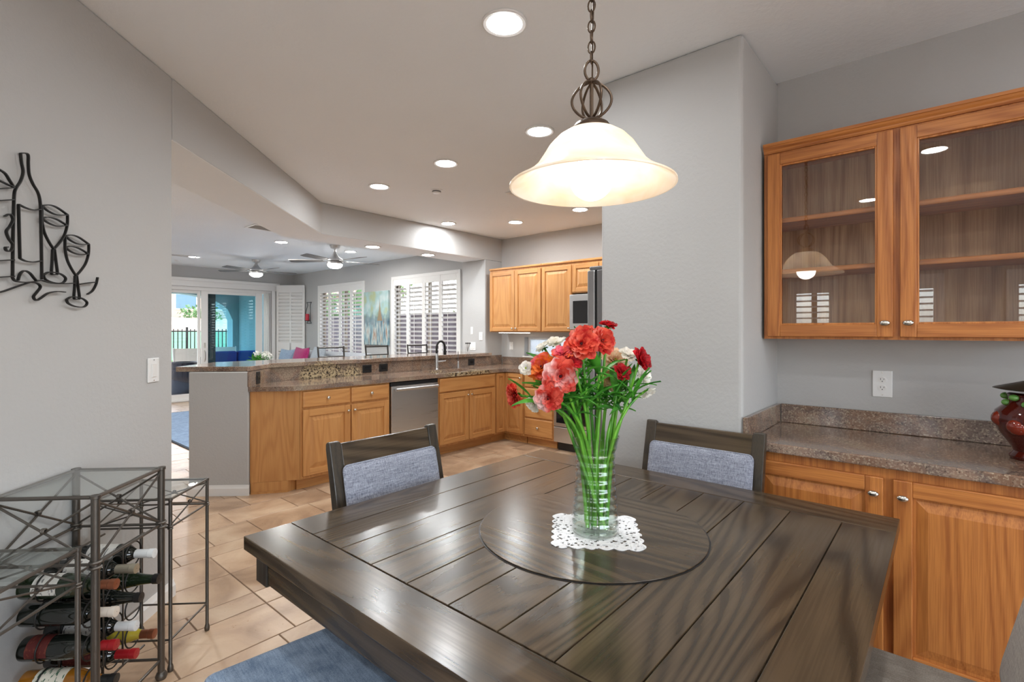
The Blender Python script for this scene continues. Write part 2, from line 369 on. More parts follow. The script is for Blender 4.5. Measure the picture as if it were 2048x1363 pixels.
def shutter_window(name, Xw, win, npan, label, pitch=.075, tilt=24, tod=1, rod=True):
    """plantation shutters filling a window in a wall x = Xw; tod=+1 room lies at -x"""
    y0, y1, z0, z1 = win
    root = bpy.data.objects.new(name, None); C.objects.link(root); root.location = (Xw, y0, z0); struct(root, label)
    Wd, Hh = y1 - y0, z1 - z0; s = -tod
    m = MB(); fw = .045
    for a, b, c_, d_ in [(-.01, fw, -.01, Hh + .01), (Wd - fw, Wd + .01, -.01, Hh + .01), (fw, Wd - fw, Hh - fw, Hh + .01), (fw, Wd - fw, -.01, fw)]:
        m.box(min(s * .018, -s * .05), max(s * .018, -s * .05), a, b, c_, d_)
    m.obj('window_frame', WHITE, root, bevel=.004)
    g = MB(); g.box(-s * .125 - .003, -s * .125 + .003, .01, Wd - .01, .01, Hh - .01); g.obj('pane', PANE, root)
    mm = MB(); mm.box(-s * .13 - .018, -s * .13 + .018, Wd / 2 - .03, Wd / 2 + .03, 0, Hh)
    for a, b, c_, d_ in [(0, .05, 0, Hh), (Wd - .05, Wd, 0, Hh), (.05, Wd - .05, Hh - .05, Hh), (.05, Wd - .05, 0, .05)]: mm.box(-s * .13 - .02, -s * .13 + .02, a, b, c_, d_)
    mm.obj('sash', plain('tan_sash', srgb(150, 138, 122), .5) if 'tan_sash' not in MATS else MATS['tan_sash'], root)
    pw = (Wd - 2 * fw) / npan; st = .042; rl = .11
    lw = pw - 2 * st - .006
    lm = MB(); pr = [(.040 * math.cos(t), .0055 * math.sin(t)) for t in [2 * math.pi * q / 10 for q in range(10)]]
    lm.loft([[(a * math.cos(R(tilt)) - b * math.sin(R(tilt)) * 1, yy, (a * math.sin(R(tilt)) + b * math.cos(R(tilt))) * s) for a, b in pr] for yy in (0, lw)])
    lmesh = lm.mesh('louver', WHITE, 40)
    for k in range(npan):
        a = fw + k * pw + .0015; b = a + pw - .003
        m = MB(); t0, t1 = -.014, .014
        for q in [(a, a + st, fw, Hh - fw), (b - st, b, fw, Hh - fw), (a + st, b - st, Hh - fw - rl, Hh - fw), (a + st, b - st, fw, fw + rl)]: m.box(t0, t1, *q)
        p = m.obj('shutter_panel', WHITE, root, bevel=.002)
        zz = fw + rl + pitch * .5
        while zz < Hh - fw - rl - .02:
            mk('louver', lmesh, p, (0, a + st + .003, zz)); zz += pitch
        if rod: Bx(s * .040, s * .047, (a + b) / 2 - .004, (a + b) / 2 + .004, fw + rl + .03, Hh - fw - rl - .02).obj('tilt_rod', WHITE, p)
    return root
shutter_window('window_1', WX, W1, 4, 'far plantation shutter window left of the canvas painting')
shutter_window('window_2', WX, W2, 4, 'near plantation shutter window right of the canvas painting')
for nm, wv in (('window_4', WB1), ('window_5', WB2), ('window_6', WB3)):
    shutter_window(nm, -2.2, wv, 1 if nm != 'window_6' else 3, 'white shuttered window in the wall behind the dining table, ' + {'window_4': 'nearest the corner', 'window_5': 'the middle one', 'window_6': 'the wide one'}[nm], tod=-1, tilt=12, rod=False)
# low frosted kitchen window
t = NT('frosted_glass'); nz = t.n('TexNoise', {'Vector': t.coords((8, 8, 8), False), 'Scale': 2.0, 'Detail': 3.0, 'Distortion': 2.0})
ln = t.ramp(nz.outputs[0], [(.48, (1, 1, 1)), (.495, (.55, .62, .62)), (.51, (1, 1, 1))])
ad = t.n('AddShader'); tl = t.n('BsdfTranslucent', {'Color': ln.outputs[0]}); gp = t.n('BsdfTransparent', {'Color': (.55, .6, .6)})
mx = t.n('MixShader', {0: .45}); t.t.links.new(tl.outputs[0], mx.inputs[1]); t.t.links.new(gp.outputs[0], mx.inputs[2]); FROST = t.done(mx)
r3 = bpy.data.objects.new('window_3', None); C.objects.link(r3); struct(r3, 'low frosted window strip above the kitchen counter')
m = MB(); a, b, c_, d_ = W3
for q in [(a, a + .03, c_, d_), (b - .03, b, c_, d_), (a + .03, b - .03, d_ - .03, d_), (a + .03, b - .03, c_, c_ + .03), ((a + b) / 2 - .015, (a + b) / 2 + .015, c_ + .03, d_ - .03)]: m.box(WX + .09, WX + .13, *q)
m.obj('window_frame', WHITE, r3); Bx(WX + .105, WX + .11, a + .02, b - .02, c_ + .02, d_ - .02).obj('pane', FROST, r3)
Bx(WX - .02, WX + .09, a - .02, b + .02, c_ - .02, c_).obj('window_sill', WHITE, r3, bevel=.003)

# sliding glass door and its surround
d1 = bpy.data.objects.new('door_1', None); C.objects.link(d1); struct(d1, 'white sliding glass patio door with tinted right panel')
m = MB()
m.box(2.1, 5.12, DY - .03, DY - .001, 2.29, 2.46); m.box(2.05, 5.15, DY - .05, DY - .001, 2.40, 2.46); m.box(4.98, 5.06, DY - .04, DY + .10, 0, 2.29); m.box(2.1, 2.2, DY - .03, DY, 0, 2.29)
m.obj('door_casing', WHITE, d1, bevel=.004)
m = MB(); m.box(2.2, 4.98, DY + .02, DY + .14, 2.22, 2.29); m.box(2.2, 4.98, DY + .02, DY + .14, 0, .03); m.box(4.90, 4.98, DY + .02, DY + .14, .03, 2.22); m.box(2.2, 2.25, DY + .02, DY + .14, .03, 2.22)
m.obj('door_frame', WHITE, d1, bevel=.003)
m = MB()
for q in [(3.60, 3.72, .03, 2.29 - .07), (4.66, 4.80, .03, 2.22), (3.72, 4.66, 2.16, 2.22), (3.72, 4.66, .03, .14)]: m.box(q[0], q[1], DY + .03, DY + .07, q[2], q[3])
p = m.obj('sliding_panel', WHITE, d1, bevel=.003)
Bx(3.71, 4.67, DY + .048, DY + .054, .13, 2.17).obj('pane', TINT, p)
m = MB(); m.tube([(3.66, DY + .03, .78), (3.65, DY - .03, .81), (3.65, DY - .035, .90), (3.65, DY - .03, .98), (3.66, DY + .03, 1.0)], .011, 8); m.box(3.645, 3.675, DY + .02, DY + .03, 1.06, 1.16)
m.obj('handle', CHROME, p, 40)
m = MB()
for q in [(2.25, 2.33, .03, 2.22), (3.55, 3.60, .03, 2.22), (2.33, 3.55, 2.16, 2.22), (2.33, 3.55, .03, .14)]: m.box(q[0], q[1], DY + .085, DY + .125, q[2], q[3])
p = m.obj('fixed_panel', WHITE, d1, bevel=.003); Bx(2.32, 3.56, DY + .10, DY + .106, .13, 2.17).obj('pane', PANE, p)
for k in range(5): Bx(4.82 + k * .03, 4.826 + k * .03, DY - .05, DY + .015, .03, 2.24).obj('blind_vane', WHITE, d1)
# folded plantation shutter door beside the slider
sd = thing('shutter_door', 'white folded louvered shutter door standing open beside the sliding door', 'shutter', (5.07, 11.33, 0), math.atan2(-.53, .385))
Ls = .655; m = MB()
for q in [(0, .05, .03, 2.42), (Ls - .05, Ls, .03, 2.42), (Ls / 2 - .02, Ls / 2 + .02, .15, 2.25), (.05, Ls - .05, 2.25, 2.42), (.05, Ls - .05, .03, .15), (.05, Ls - .05, .95, 1.13)]: m.box(q[0], q[1], -.016, .016, q[2], q[3])
m.obj('panel_frame', WHITE, sd, bevel=.003)
lm = MB(); pr = [(.044 * math.cos(t_), .005 * math.sin(t_)) for t_ in [2 * math.pi * q / 8 for q in range(8)]]
lm.loft([[(x, b_ * 1.5 - .42 * a_, a_) for a_, b_ in pr] for x in (0, Ls - .104)]); lme = lm.mesh('louver', WHITE, 40)
zz = .2
while zz < 2.22:
    if not .96 < zz < 1.12: mk('louver', lme, sd, (.052, 0, zz))
    zz += .077

# ------------------------------------------------------------------ cabinets
def knob(parent, x, z, y=-.02, oval=True, s=1.0):
    m = MB(); m.tube([(x, y, z), (x, y - .014 * s, z)], .006 * s, 8); m.ball((x, y - .02 * s, z), .016 * s, 14, 8, (1.05, .55, .68) if oval else (1, .6, 1))
    return m.obj('knob', CHROME, parent, 50)
def panel_door(parent, x0, x1, z0, z1, mv, mh, kx=None, kz=None, sw=.058, glass_=False, name='door', oval=True, ks=1.0):
    m = MB()
    m.mat(0); m.box(x0, x0 + sw, -.02, 0, z0, z1); m.box(x1 - sw, x1, -.02, 0, z0, z1)
    m.mat(1); m.box(x0 + sw, x1 - sw, -.0195, 0, z1 - sw, z1); m.box(x0 + sw, x1 - sw, -.0195, 0, z0, z0 + sw)
    d = m.obj(name, [mv, mh], parent, bevel=.003)
    a0, a1, b0, b1 = x0 + sw - .002, x1 - sw + .002, z0 + sw - .002, z1 - sw + .002
    if glass_:
        Bx(a0 - .003, a1 + .003, -.009, -.005, b0 - .003, b1 + .003).obj('pane', CABGLASS, d)
        g = MB(); e = .010
        for q in [(a0, a0 + e, b0, b1), (a1 - e, a1, b0, b1), (a0 + e, a1 - e, b0, b0 + e), (a0 + e, a1 - e, b1 - e, b1)]: g.box(q[0], q[1], -.0155, -.0095, q[2], q[3])
        g.obj('glass_bead', mv, d, bevel=.003)
    else:
        i = .012; j = .045
        MB().loft([rect(a0, a1, b0, b1, -.003), rect(a0, a1, b0, b1, -.008), rect(a0 + i, a1 - i, b0 + i, b1 - i, -.008), rect(a0 + j, a1 - j, b0 + j, b1 - j, -.0175), rect(a0 + j + .002, a1 - j - .002, b0 + j + .002, b1 - j - .002, -.018)]).obj('raised_panel', mv, d)
    if kx is not None: knob(d, kx, kz, oval=oval, s=ks)
    return d
def drawer(parent, x0, x1, z0, z1, mh, kn=True, name='drawer', ks=1.05):
    i = .012
    m = MB().loft([rect(x0, x1, z0, z1, 0), rect(x0, x1, z0, z1, -.012), rect(x0 + .004, x1 - .004, z0 + .004, z1 - .004, -.017), rect(x0 + i, x1 - i, z0 + i, z1 - i, -.02)])
    d = m.obj(name, mh, parent)
    if kn: knob(d, (x0 + x1) / 2, (z0 + z1) / 2, oval=False, s=ks)
    return d
def carcass(t, W, D, H, mv, mh, toe=.10, toe_in=.065, openings=True):
    Bx(0, W, .0005, D, toe, H).obj('body', mv, t)
    if toe: Bx(0, W, toe_in, D, 0, toe - .001).obj('toe_kick', mh, t)

# right hand buffet (front faces -x): local x runs to -y
RB = (2.412, .682, 0); RZ = R(-90)
t = thing('base_cabinet', 'honey oak base cabinet with two raised panel doors under the buffet counter', 'cabinet', RB, RZ)
carcass(t, 1.07, .585, .872, OAKV, OAKX)
panel_door(t, .012, .500, .125, .835, OAKV, OAKX, .470, .775, ks=1.15)
panel_door(t, .530, 1.055, .125, .835, OAKV, OAKX, .560, .775, ks=1.15)
t2 = thing('base_cabinet', 'honey oak base cabinet at the far right beyond the red jar', 'cabinet', (2.412, -.389, 0), RZ)
carcass(t2, .9, .585, .872, OAKV, OAKX); panel_door(t2, .012, .44, .125, .835, OAKV, OAKX, .41, .775); panel_door(t2, .46, .888, .125, .835, OAKV, OAKX, .49, .775)
ct = thing('granite_countertop', 'brown granite buffet countertop with low backsplash below the glass cabinet', 'countertop', (0, 0, 0))
Bx(2.382, 2.998, -1.3, .688, .874, .914).obj('slab', GRAN, ct, bevel=.005)
Bx(2.978, 2.998, -1.3, .668, .915, 1.012).obj('backsplash', GRAN, ct, bevel=.003)
Bx(2.382, 2.976, .669, .6885, .915, 1.012).obj('side_splash', GRAN, ct, bevel=.003)

t = thing('glass_wall_cabinet', 'honey oak wall cabinet with two glass doors and empty shelves', 'cabinet', (2.692, .678, 1.362), RZ)
Wc, Hc, Dc = 1.075, .915, .304
m = MB(); m.box(0, .018, .001, Dc, 0, Hc); m.box(Wc - .018, Wc, .001, Dc, 0, Hc); m.box(.018, Wc - .018, .001, Dc, 0, .018); m.box(.018, Wc - .018, .001, Dc, Hc - .018, Hc)
m.obj('body', OAKV, t)
Bx(.018, Wc - .018, Dc - .012, Dc - .002, .018, Hc - .018).obj('back_panel', OAKIN, t)
m = MB(); m.box(.0, .035, -.0005, .018, 0, Hc); m.box(Wc - .035, Wc, -.0005, .018, 0, Hc); m.box(.495, .545, -.0005, .018, .0, Hc); m.box(.035, .495, 0, .018, 0, .03); m.box(.545, Wc - .035, 0, .018, 0, .03); m.box(.035, .495, 0, .018, Hc - .05, Hc); m.box(.545, Wc - .035, 0, .018, Hc - .05, Hc)
m.obj('face_frame', OAKV, t)
for z in (.315, .565): Bx(.02, Wc - .02, .03, Dc - .014, z, z + .024).obj('shelf', OAKX, t, bevel=.006)
panel_door(t, .018, .508, .012, Hc - .022, OAKV, OAKX, .482, .072, .055, True, ks=1.15)
panel_door(t, .532, 1.06, .012, Hc - .022, OAKV, OAKX, .560, .072, .055, True, ks=1.15)
cr = MB(); pr = [(.0, 0), (-.006, 0), (-.010, .008), (-.010, .014), (-.018, .022), (-.022, .03), (-.026, .032), (-.026, .045), (.0, .045)]
cr.loft([[(x, yy, Hc - .012 + z) for yy, z in pr] for x in (-.0, Wc + .0)]); cr.obj('crown_molding', OAKX, t)

# peninsula run (front faces -y)
CF, CT = 4.272, .922
P0 = (2.115, CF)
pen = thing('base_cabinet', 'oak peninsula cabinet with two drawers over two doors left of the dishwasher', 'cabinet', (2.115, CF, 0))
carcass(pen, .93, .55, CT - .042, KOAKV, KOAKX)
drawer(pen, .018, .478, .725, .865, KOAKX); drawer(pen, .492, .912, .725, .865, KOAKX)
panel_door(pen, .018, .478, .125, .705, KOAKV, KOAKX, .452, .655, ks=1.05); panel_door(pen, .492, .912, .125, .705, KOAKV, KOAKX, .518, .655, ks=1.05)
# angled end panel
ep = thing('cabinet_end_panel', 'plain oak end panel angled at the open end of the peninsula', 'panel', (0, 0, 0))
MB().prism([(2.112, 4.273), (2.112, 4.82), (2.05, 4.80), (1.792, 4.512), (1.80, 4.50), (2.02, 4.35)], .10, CT - .042).obj('panel', KOAKV, ep)
MB().prism([(2.035, 4.335), (2.112, 4.36), (2.112, 4.80), (2.05, 4.80), (1.794, 4.51), (1.80, 4.50)], 0, .099).obj('base', KOAKV, ep)
MB().prism([(2.028, 4.330), (2.035, 4.337), (1.805, 4.502), (1.795, 4.498)], 0, .018).obj('shoe_molding', KOAKX, ep)
dw = thing('dishwasher', 'stainless steel dishwasher with bar handle in the peninsula', 'dishwasher', (3.05, CF, 0))
Bx(.003, .632, .02, .55, .10, CT - .045).obj('body', BLACK, dw)
Bx(.006, .628, -.02, .018, .13, .835).obj('door_panel', STEEL, dw, bevel=.004)
Bx(.006, .628, -.012, .018, .838, CT - .048).obj('control_strip', BLACK, dw, bevel=.003)
m = MB(); m.tube([(.04, -.055, .802), (.595, -.055, .802)], .016, 10); m.box(.06, .085, -.055, -.019, .79, .814); m.box(.55, .575, -.055, -.019, .79, .814); m.obj('handle', STEEL, dw, 40)
Bx(.006, .628, .05, .06, .0, .10).obj('toe_panel', BLACK, dw)
sk = thing('sink_cabinet', 'oak sink base cabinet with false drawer front and two doors', 'cabinet', (3.688, CF, 0))
m = MB(); m.box(0, .935, .0005, .04, .10, CT - .042); m.box(0, .02, .04, .55, .10, CT - .042); m.box(.915, .935, .04, .55, .1, CT - .042); m.box(.02, .915, .04, .55, .10, .12); m.obj('body', KOAKV, sk)
Bx(0, .935, .065, .5, 0, .099).obj('toe_kick', KOAKX, sk)
drawer(sk, .015, .92, .715, .868, KOAKX, False, 'false_front')
panel_door(sk, .015, .462, .125, .700, KOAKV, KOAKX, .438, .655, ks=1.05); panel_door(sk, .473, .92, .125, .700, KOAKV, KOAKX, .497, .655, ks=1.05)
nc = thing('corner_cabinet', 'narrow oak corner cabinet with one tall door on each side', 'cabinet', (4.625, CF, 0))
m = MB(); m.prism([(0, .0005), (.185, .0005), (.185, 0), (.85, 0), (.85, .55), (0, .55)], .10, CT - .042); m.obj('body', KOAKV, nc)
MB().prism([(0, .065), (.25, .065), (.25, -.31), (.85, -.31), (.85, .5), (0, .5)], 0, .099).obj('toe_kick', KOAKX, nc)
Bx(.1855, .85, -.32, 0, .10, CT - .042).obj('side_body', KOAKV, nc)
panel_door(nc, .01, .165, .125, .868, KOAKV, KOAKX, sw=.042)
# back wall cabinets (front faces -x)
BXF = 4.812
h1 = bpy.data.objects.new('side_door', None); C.objects.link(h1); h1.parent = nc; h1.location = (.187, -.012, 0); h1.rotation_euler = (0, 0, RZ)
panel_door(h1, .0, .295, .125, .868, KOAKV, KOAKX, .265, .815, sw=.05, ks=1.05)
dr = thing('drawer_cabinet', 'oak cabinet with a stack of drawers beside the oven range', 'cabinet', (BXF, 3.948, 0), RZ)
carcass(dr, .448, .64, CT - .042, KOAKV, KOAKX)
for a, b in ((.715, .868), (.53, .70), (.345, .515), (.125, .33)): drawer(dr, .012, .436, a, b, KOAKX)

def upper(label, y0, wd, z0, z1, splits, kn):
    t = thing('wall_cabinet', label, 'cabinet', (5.12, y0, z0), RZ, 'kitchen wall cabinets')
    Bx(0, wd, .0005, .355, 0, z1 - z0).obj('body', KOAKV, t)
    for (a, b), kx in zip(splits, kn): panel_door(t, a, b, .012, z1 - z0 - .03, KOAKV, KOAKX, kx, .05, .052, ks=.95)
    MB().box(-.0, wd + .0, -.018, .355, z1 - z0 + .0005, z1 - z0 + .028).obj('top_molding', KOAKX, t, bevel=.006)
upper('oak kitchen wall cabinet with two doors above the frosted window', 4.826, .914, 1.385, 2.235, [(.012, .462), (.47, .905)], [.435, .497])
upper('single door oak wall cabinet between the two door cabinet and the microwave', 3.911, .464, 1.385, 2.235, [(.008, .455)], [.43])
upper('short oak wall cabinet above the microwave', 3.446, .76, 1.86, 2.235, [(.01, .375), (.385, .75)], [None, None])

# ------------------------------------------------------------------ kitchen counters, sink, splashes
kc = thing('kitchen_countertop', 'brown granite L shaped kitchen countertop with sink cutout', 'countertop')
zt, zb = CT, CT - .04; m = MB()
arcs = [(1.760, 4.545), (1.775, 4.495), (2.00, 4.30), (2.055, 4.262), (2.13, 4.243)]
m.prism(arcs + [(3.72, 4.243), (3.72, 4.828), (2.095, 4.828)], zb, zt)
m.box(3.72, 4.45, 4.243, 4.34, zb, zt); m.box(3.72, 4.45, 4.70, 4.828, zb, zt)
m.prism([(4.45, 4.243), (4.74, 4.243), (4.775, 4.225), (4.784, 4.19), (4.784, 3.502), (5.458, 3.502), (5.458, 4.908), (5.13, 4.908), (5.13, 4.828), (4.45, 4.828)], zb, zt)
m.obj('slab', GRAN, kc)
m = MB(); m.prism([(2.103, 4.83), (5.128, 4.83), (5.128, 4.849), (2.122, 4.849)], zt + .0005, 1.051); m.prism([(1.775, 4.497), (2.108, 4.83), (2.122, 4.848), (1.768, 4.505)], zt + .0005, 1.051)
m.obj('backsplash', GRAN, kc)
m = MB(); m.box(5.13, 5.458, 4.909, 4.928, zt + .0005, 1.052); m.box(5.459, 5.478, 3.502, 4.90, zt + .0005, 1.028); m.obj('wall_splash', GRAN, kc, bevel=.002)
bar = thing('bar_countertop', 'raised brown granite bar top on the half wall', 'countertop')
MB().prism([(1.362, 4.945), (1.772, 4.520), (1.80, 4.518), (2.075, 4.795), (5.128, 4.795), (5.128, 5.41), (1.82, 5.41)], 1.054, 1.096).obj('slab', GRAN, bar, bevel=.005)
sn = thing('kitchen_sink', 'undermount stainless sink set in the peninsula counter', 'sink')
MB().loft([[(3.69, 4.31, zb - .002), (4.48, 4.31, zb - .002), (4.48, 4.73, zb - .002), (3.69, 4.73, zb - .002)], [(3.73, 4.35, zb - .002), (4.44, 4.35, zb - .002), (4.44, 4.69, zb - .002), (3.73, 4.69, zb - .002)],
           [(3.745, 4.365, zb - .17), (4.425, 4.365, zb - .17), (4.425, 4.675, zb - .17), (3.745, 4.675, zb - .17)]], True).obj('basin', STEEL, sn)
MB().lathe([(.02, 0), (.045, .003), (.045, 0)], 20, (4.08, 4.52, zb - .169), True).obj('drain', CHROME, sn)
fa = thing('faucet', 'tall gooseneck kitchen faucet with dark pull down spray head', 'faucet', (4.095, 4.765, CT))
MB().lathe([(.028, 0), (.028, .01), (.022, .016), (.020, .15), (.014, .2)], 18, cap=True).obj('base', STEEL, fa, 40)
pts = [(0, 0, .19), (0, 0, .27)] + [(.0 + .058 * (1 - math.cos(q)), -.02 * (1 - math.cos(q)) / 2, .27 + .08 * math.sin(q)) for q in [R(a) for a in range(15, 181, 15)]]
MB().tube(pts, .0135, 10).obj('spout', IRON, fa, 40)
MB().lathe([(.012, 0), (.015, -.02), (.019, -.085), (.016, -.095)], 14, (.116, -.02, .275), True).obj('spray_head', IRON, fa, 40)
MB().tube([(0, -.02, .10), (.05, -.05, .105), (.09, -.07, .11)], [.010, .008, .006], 8).obj('lever', STEEL, fa, 40)
so = thing('soap_dispenser', 'slim steel soap dispenser right of the faucet', 'dispenser', (4.457, 4.765, CT))
MB().lathe([(.016, 0), (.016, .03), (.010, .06), (.012, .08), (.006, .09)], 14, cap=True).obj('body', STEEL, so, 40)
MB().tube([(0, 0, .085), (0, 0, .215)], .0045, 8).obj('spout', DKSTEEL, so, 40)
gl = thing('glass_tumbler', 'small glass with dried sprigs on the far end of the bar', 'glass', (4.93, 5.08, 1.0965))
MB().lathe([(.0, 0.002), (.024, .0), (.03, .0), (.034, .07), (.036, .085), (.034, .085), (.031, .07), (.026, .006), (.0, .006)], 18).obj('glass', PANE, gl, 40)
SPRIG = plain('dried_sprigs', srgb(90, 90, 88), .8)
m = MB(); rr = random.Random(2)
for k in range(9):
    a = rr.uniform(0, 6.28); q = rr.uniform(.01, .045); m.tube([(0, 0, .01), (q * .4 * math.cos(a), q * .4 * math.sin(a), .07), (q * math.cos(a), q * math.sin(a), .13)], .0015, 5); m.ball((q * math.cos(a), q * math.sin(a), .132), .011, 8, 5)
m.obj('sprigs', SPRIG, gl)

def wallplate(name, label, cat, loc, rz, kind, mat=None, face=None, wd=.07, ht=.115, group=None):
    """plate in local xz plane facing -y"""
    mat = mat or PLATE; face = face or WHITE
    t = thing(name, label, cat, loc, rz, group)
    Bx(-wd / 2, wd / 2, -.006, 0, -ht / 2, ht / 2).obj('cover_plate', mat, t, bevel=.003)
    if kind == 'rocker':
        MB().loft([rect(-.0165, .0165, -.033, .033, -.006), rect(-.0165, .0165, -.033, .033, -.008), rect(-.0155, .0155, -.032, .032, -.011)]).obj('rocker', face, t)
    elif kind == 'outlet':
        for s in (-1, 1):
            m = MB(); m.prism([(.017 * math.cos(q), .0145 * math.sin(q)) for q in [2 * math.pi * k / 20 for k in range(20)]], 0, .003); m.xf(Matrix.Translation((0, -.006, s * .0195)) @ Matrix.Rotation(R(90), 4, 'X'))
            r_ = m.obj('receptacle', face, t)
            m = MB(); m.box(-.0075, -.0055, -.0096, -.0089, s * .0195 - .001, s * .0195 + .008); m.box(.0055, .0075, -.0096, -.0089, s * .0195, s * .0195 + .007); m.box(-.002, .002, -.0096, -.0089, s * .0195 - .009, s * .0195 - .005); m.obj('slots', BLACK, r_)
    elif kind == 'double':
        for x in (-.023, .023): Bx(x - .0165, x + .0165, -.010, -.006, -.033, .033).obj('rocker', face, t, bevel=.002)
    elif kind == 'toggle':
        Bx(-.005, .005, -.016, -.006, -.004, .012).obj('toggle', face, t, bevel=.002)
    elif kind == 'blackout':
        Bx(-.03, .03, -.009, -.006, -.018, .018).obj('receptacle', BLGLASS, t, bevel=.002)
    m = MB()
    for z in (-ht * .42, ht * .42): m.tube([(0, -.006, z), (0, -.0075, z)], .003, 8)
    if kind not in ('blackout',): m.obj('screw', CHROME, t)
    return t
DIAG = R(-45)  # faces out of the left wall
wl = U(2.62, -1.5975, 1.206)
# local -y must map to n=(1,-1)/sqrt2 : rz = 45deg
wallplate('light_switch', 'white rocker light switch on the grey wall by the opening', 'switch', wl, R(45), 'rocker', wd=.086, ht=.12)
wallplate('wall_outlet', 'white duplex wall outlet above the buffet counter', 'outlet', (2.999, .231, 1.146), RZ, 'outlet', wd=.078, ht=.128)
wallplate('wall_outlet', 'white outlet plate beside the frosted kitchen window', 'outlet', (WX - .0005, 4.74, 1.187), RZ, 'toggle')
wallplate('light_switch', 'small upper white switch on the wall stub past the bar', 'switch', (5.1295, 5.193, 1.404), RZ, 'blank', wd=.045, ht=.11)
wallplate('light_switch', 'white toggle switch on the wall stub nearest the kitchen corner', 'switch', (5.1295, 5.011, 1.325), RZ, 'toggle')
wallplate('light_switch', 'wide double white switch low on the wall stub above the bar', 'switch', (5.1295, 5.173, 1.180), RZ, 'double', wd=.115)
wallplate('backsplash_outlet', 'black outlet on the backsplash, left of the pair above the dishwasher', 'outlet', (3.148, 4.829, .985), 0, 'blackout', BLACK, BLACK, .115, .085)
wallplate('backsplash_outlet', 'black outlet on the backsplash, right of the pair nearer the faucet', 'outlet', (3.361, 4.829, .985), 0, 'blackout', BLACK, BLACK, .115, .085)
wallplate('backsplash_outlet', 'black outlet on the backsplash right of the soap dispenser', 'outlet', (4.757, 4.829, .985), 0, 'blackout', BLACK, BLACK, .115, .085)
wallplate('backsplash_outlet', 'black outlet on the angled backsplash at the open end of the peninsula', 'outlet', (1.905, 4.6255, .985), R(45), 'blackout', BLACK, BLACK, .075, .11)

# ------------------------------------------------------------------ appliances
rg = thing('oven_range', 'stainless oven range with black glass door behind the bouquet', 'oven', (4.80, 3.492, 0), RZ)
Bx(.002, .758, .03, .66, .10, .905).obj('body', DKSTEEL, rg)
m = MB(); m.box(.005, .755, -.012, .029, .29, .80); o = m.obj('oven_door', STEEL, rg, bevel=.004); Bx(.045, .715, -.016, -.011, .33, .70).obj('window', BLGLASS, o, bevel=.004)
MB().tube([(.05, -.03, .745), (.06, -.06, .75), (.38, -.075, .752), (.70, -.06, .75), (.71, -.03, .745)], .012, 8).obj('handle', STEEL, o, 40)
o = Bx(.005, .755, -.012, .029, .105, .28).obj('warming_drawer', STEEL, rg, bevel=.004)
Bx(.02, .74, .06, .6, .0, .10).obj('plinth', BLACK, rg); Bx(.005, .755, -.012, .03, .81, .905).obj('control_panel', STEEL, rg, bevel=.003)
for k in range(5): MB().lathe([(.018, 0), (.018, .02), (.014, .025)], 14, cap=True).xf(Matrix.Translation((.1 + k * .14, -.012, .86)) @ Matrix.Rotation(R(90), 4, 'X')).obj('knob', DKSTEEL, rg, 40)
Bx(0, .76, -.01, .67, .906, .918).obj('cooktop', BLGLASS, rg, bevel=.003)
mw = thing('microwave', 'stainless over range microwave below the short wall cabinet', 'microwave', (5.05, 3.442, 1.415), RZ)
Bx(0, .756, .025, .42, 0, .425).obj('body', DKSTEEL, mw)
o = Bx(.002, .58, 0, .024, .004, .421).obj('door', STEEL, mw, bevel=.003); Bx(.05, .53, -.003, .001, .075, .345).obj('window', BLGLASS, o, bevel=.002)
MB().tube([(.56, 0, .06), (.56, -.035, .07), (.56, -.035, .35), (.56, 0, .36)], .01, 8).obj('handle', STEEL, o, 40)
Bx(.583, .755, 0, .024, .004, .421).obj('control_panel', BLGLASS, mw, bevel=.003)
fr = thing('refrigerator', 'grey stainless refrigerator edge showing past the pillar wall', 'refrigerator', (2.665, .88, 0))
Bx(0, .91, 0, .735, .03, 1.775).obj('cabinet_body', DKSTEEL, fr, bevel=.006)
for a, b in ((0.0, .452), (.458, .91)):
    o = Bx(a, b, .750, .805, .64, 1.775).obj('door', brushed('fridge_steel', (.45, .45, .46), .35) if 'fridge_steel' not in MATS else MATS['fridge_steel'], fr, bevel=.008)
    x = b - .05 if a == 0 else a + .05
    MB().tube([(x, .80, .75), (x, .85, .77), (x, .85, 1.5), (x, .80, 1.52)], .011, 8).obj('handle', STEEL, o, 40)
o = Bx(0, .91, .750, .805, .06, .632).obj('freezer_drawer', MATS['fridge_steel'], fr, bevel=.008); MB().tube([(.1, .80, .56), (.12, .85, .56), (.79, .85, .56), (.81, .80, .56)], .011, 8).obj('handle', STEEL, o, 40)
Bx(.005, .905, .736, .749, .06, 1.77).obj('gasket', BLACK, fr)
for x in (.015, .83): Bx(x, x + .065, .62, .80, 1.776, 1.800).obj('hinge_cover', DKSTEEL, fr, bevel=.008)
Bx(.01, .90, .1, .7, 0, .03).obj('plinth', BLACK, fr)
ul = thing('under_cabinet_light', 'slim lit under cabinet light bar in the kitchen', 'light', (5.14, 4.68, 1.372))
Bx(0, .05, -.52, 0, .004, .012).obj('housing', WHITE, ul); Bx(.003, .047, -.517, -.003, 0, .0038).obj('diffuser', emit('under_cabinet_glow', (1, .95, .85), 14), ul)
uc = thing('utensil_holder', 'dark utensil holder with a blue handled tool on the counter', 'utensil holder', (5.2, 3.70, CT))
MB().lathe([(.045, 0), (.05, .01), (.055, .15), (.052, .15), (.047, .012), (0, .012)], 18).obj('crock', BLACK, uc, 40)
TEAL = plain('teal_plastic', srgb(20, 60, 80), .4)
MB().tube([(0, 0, .02), (.01, .02, .2), (.0, .045, .30)], [.006, .007, .012], 8).obj('spatula', TEAL, uc, 40); MB().tube([(0, 0, .02), (-.02, -.02, .2), (-.03, -.05, .27)], [.005, .006, .014], 8).obj('ladle', BLACK, uc, 40)

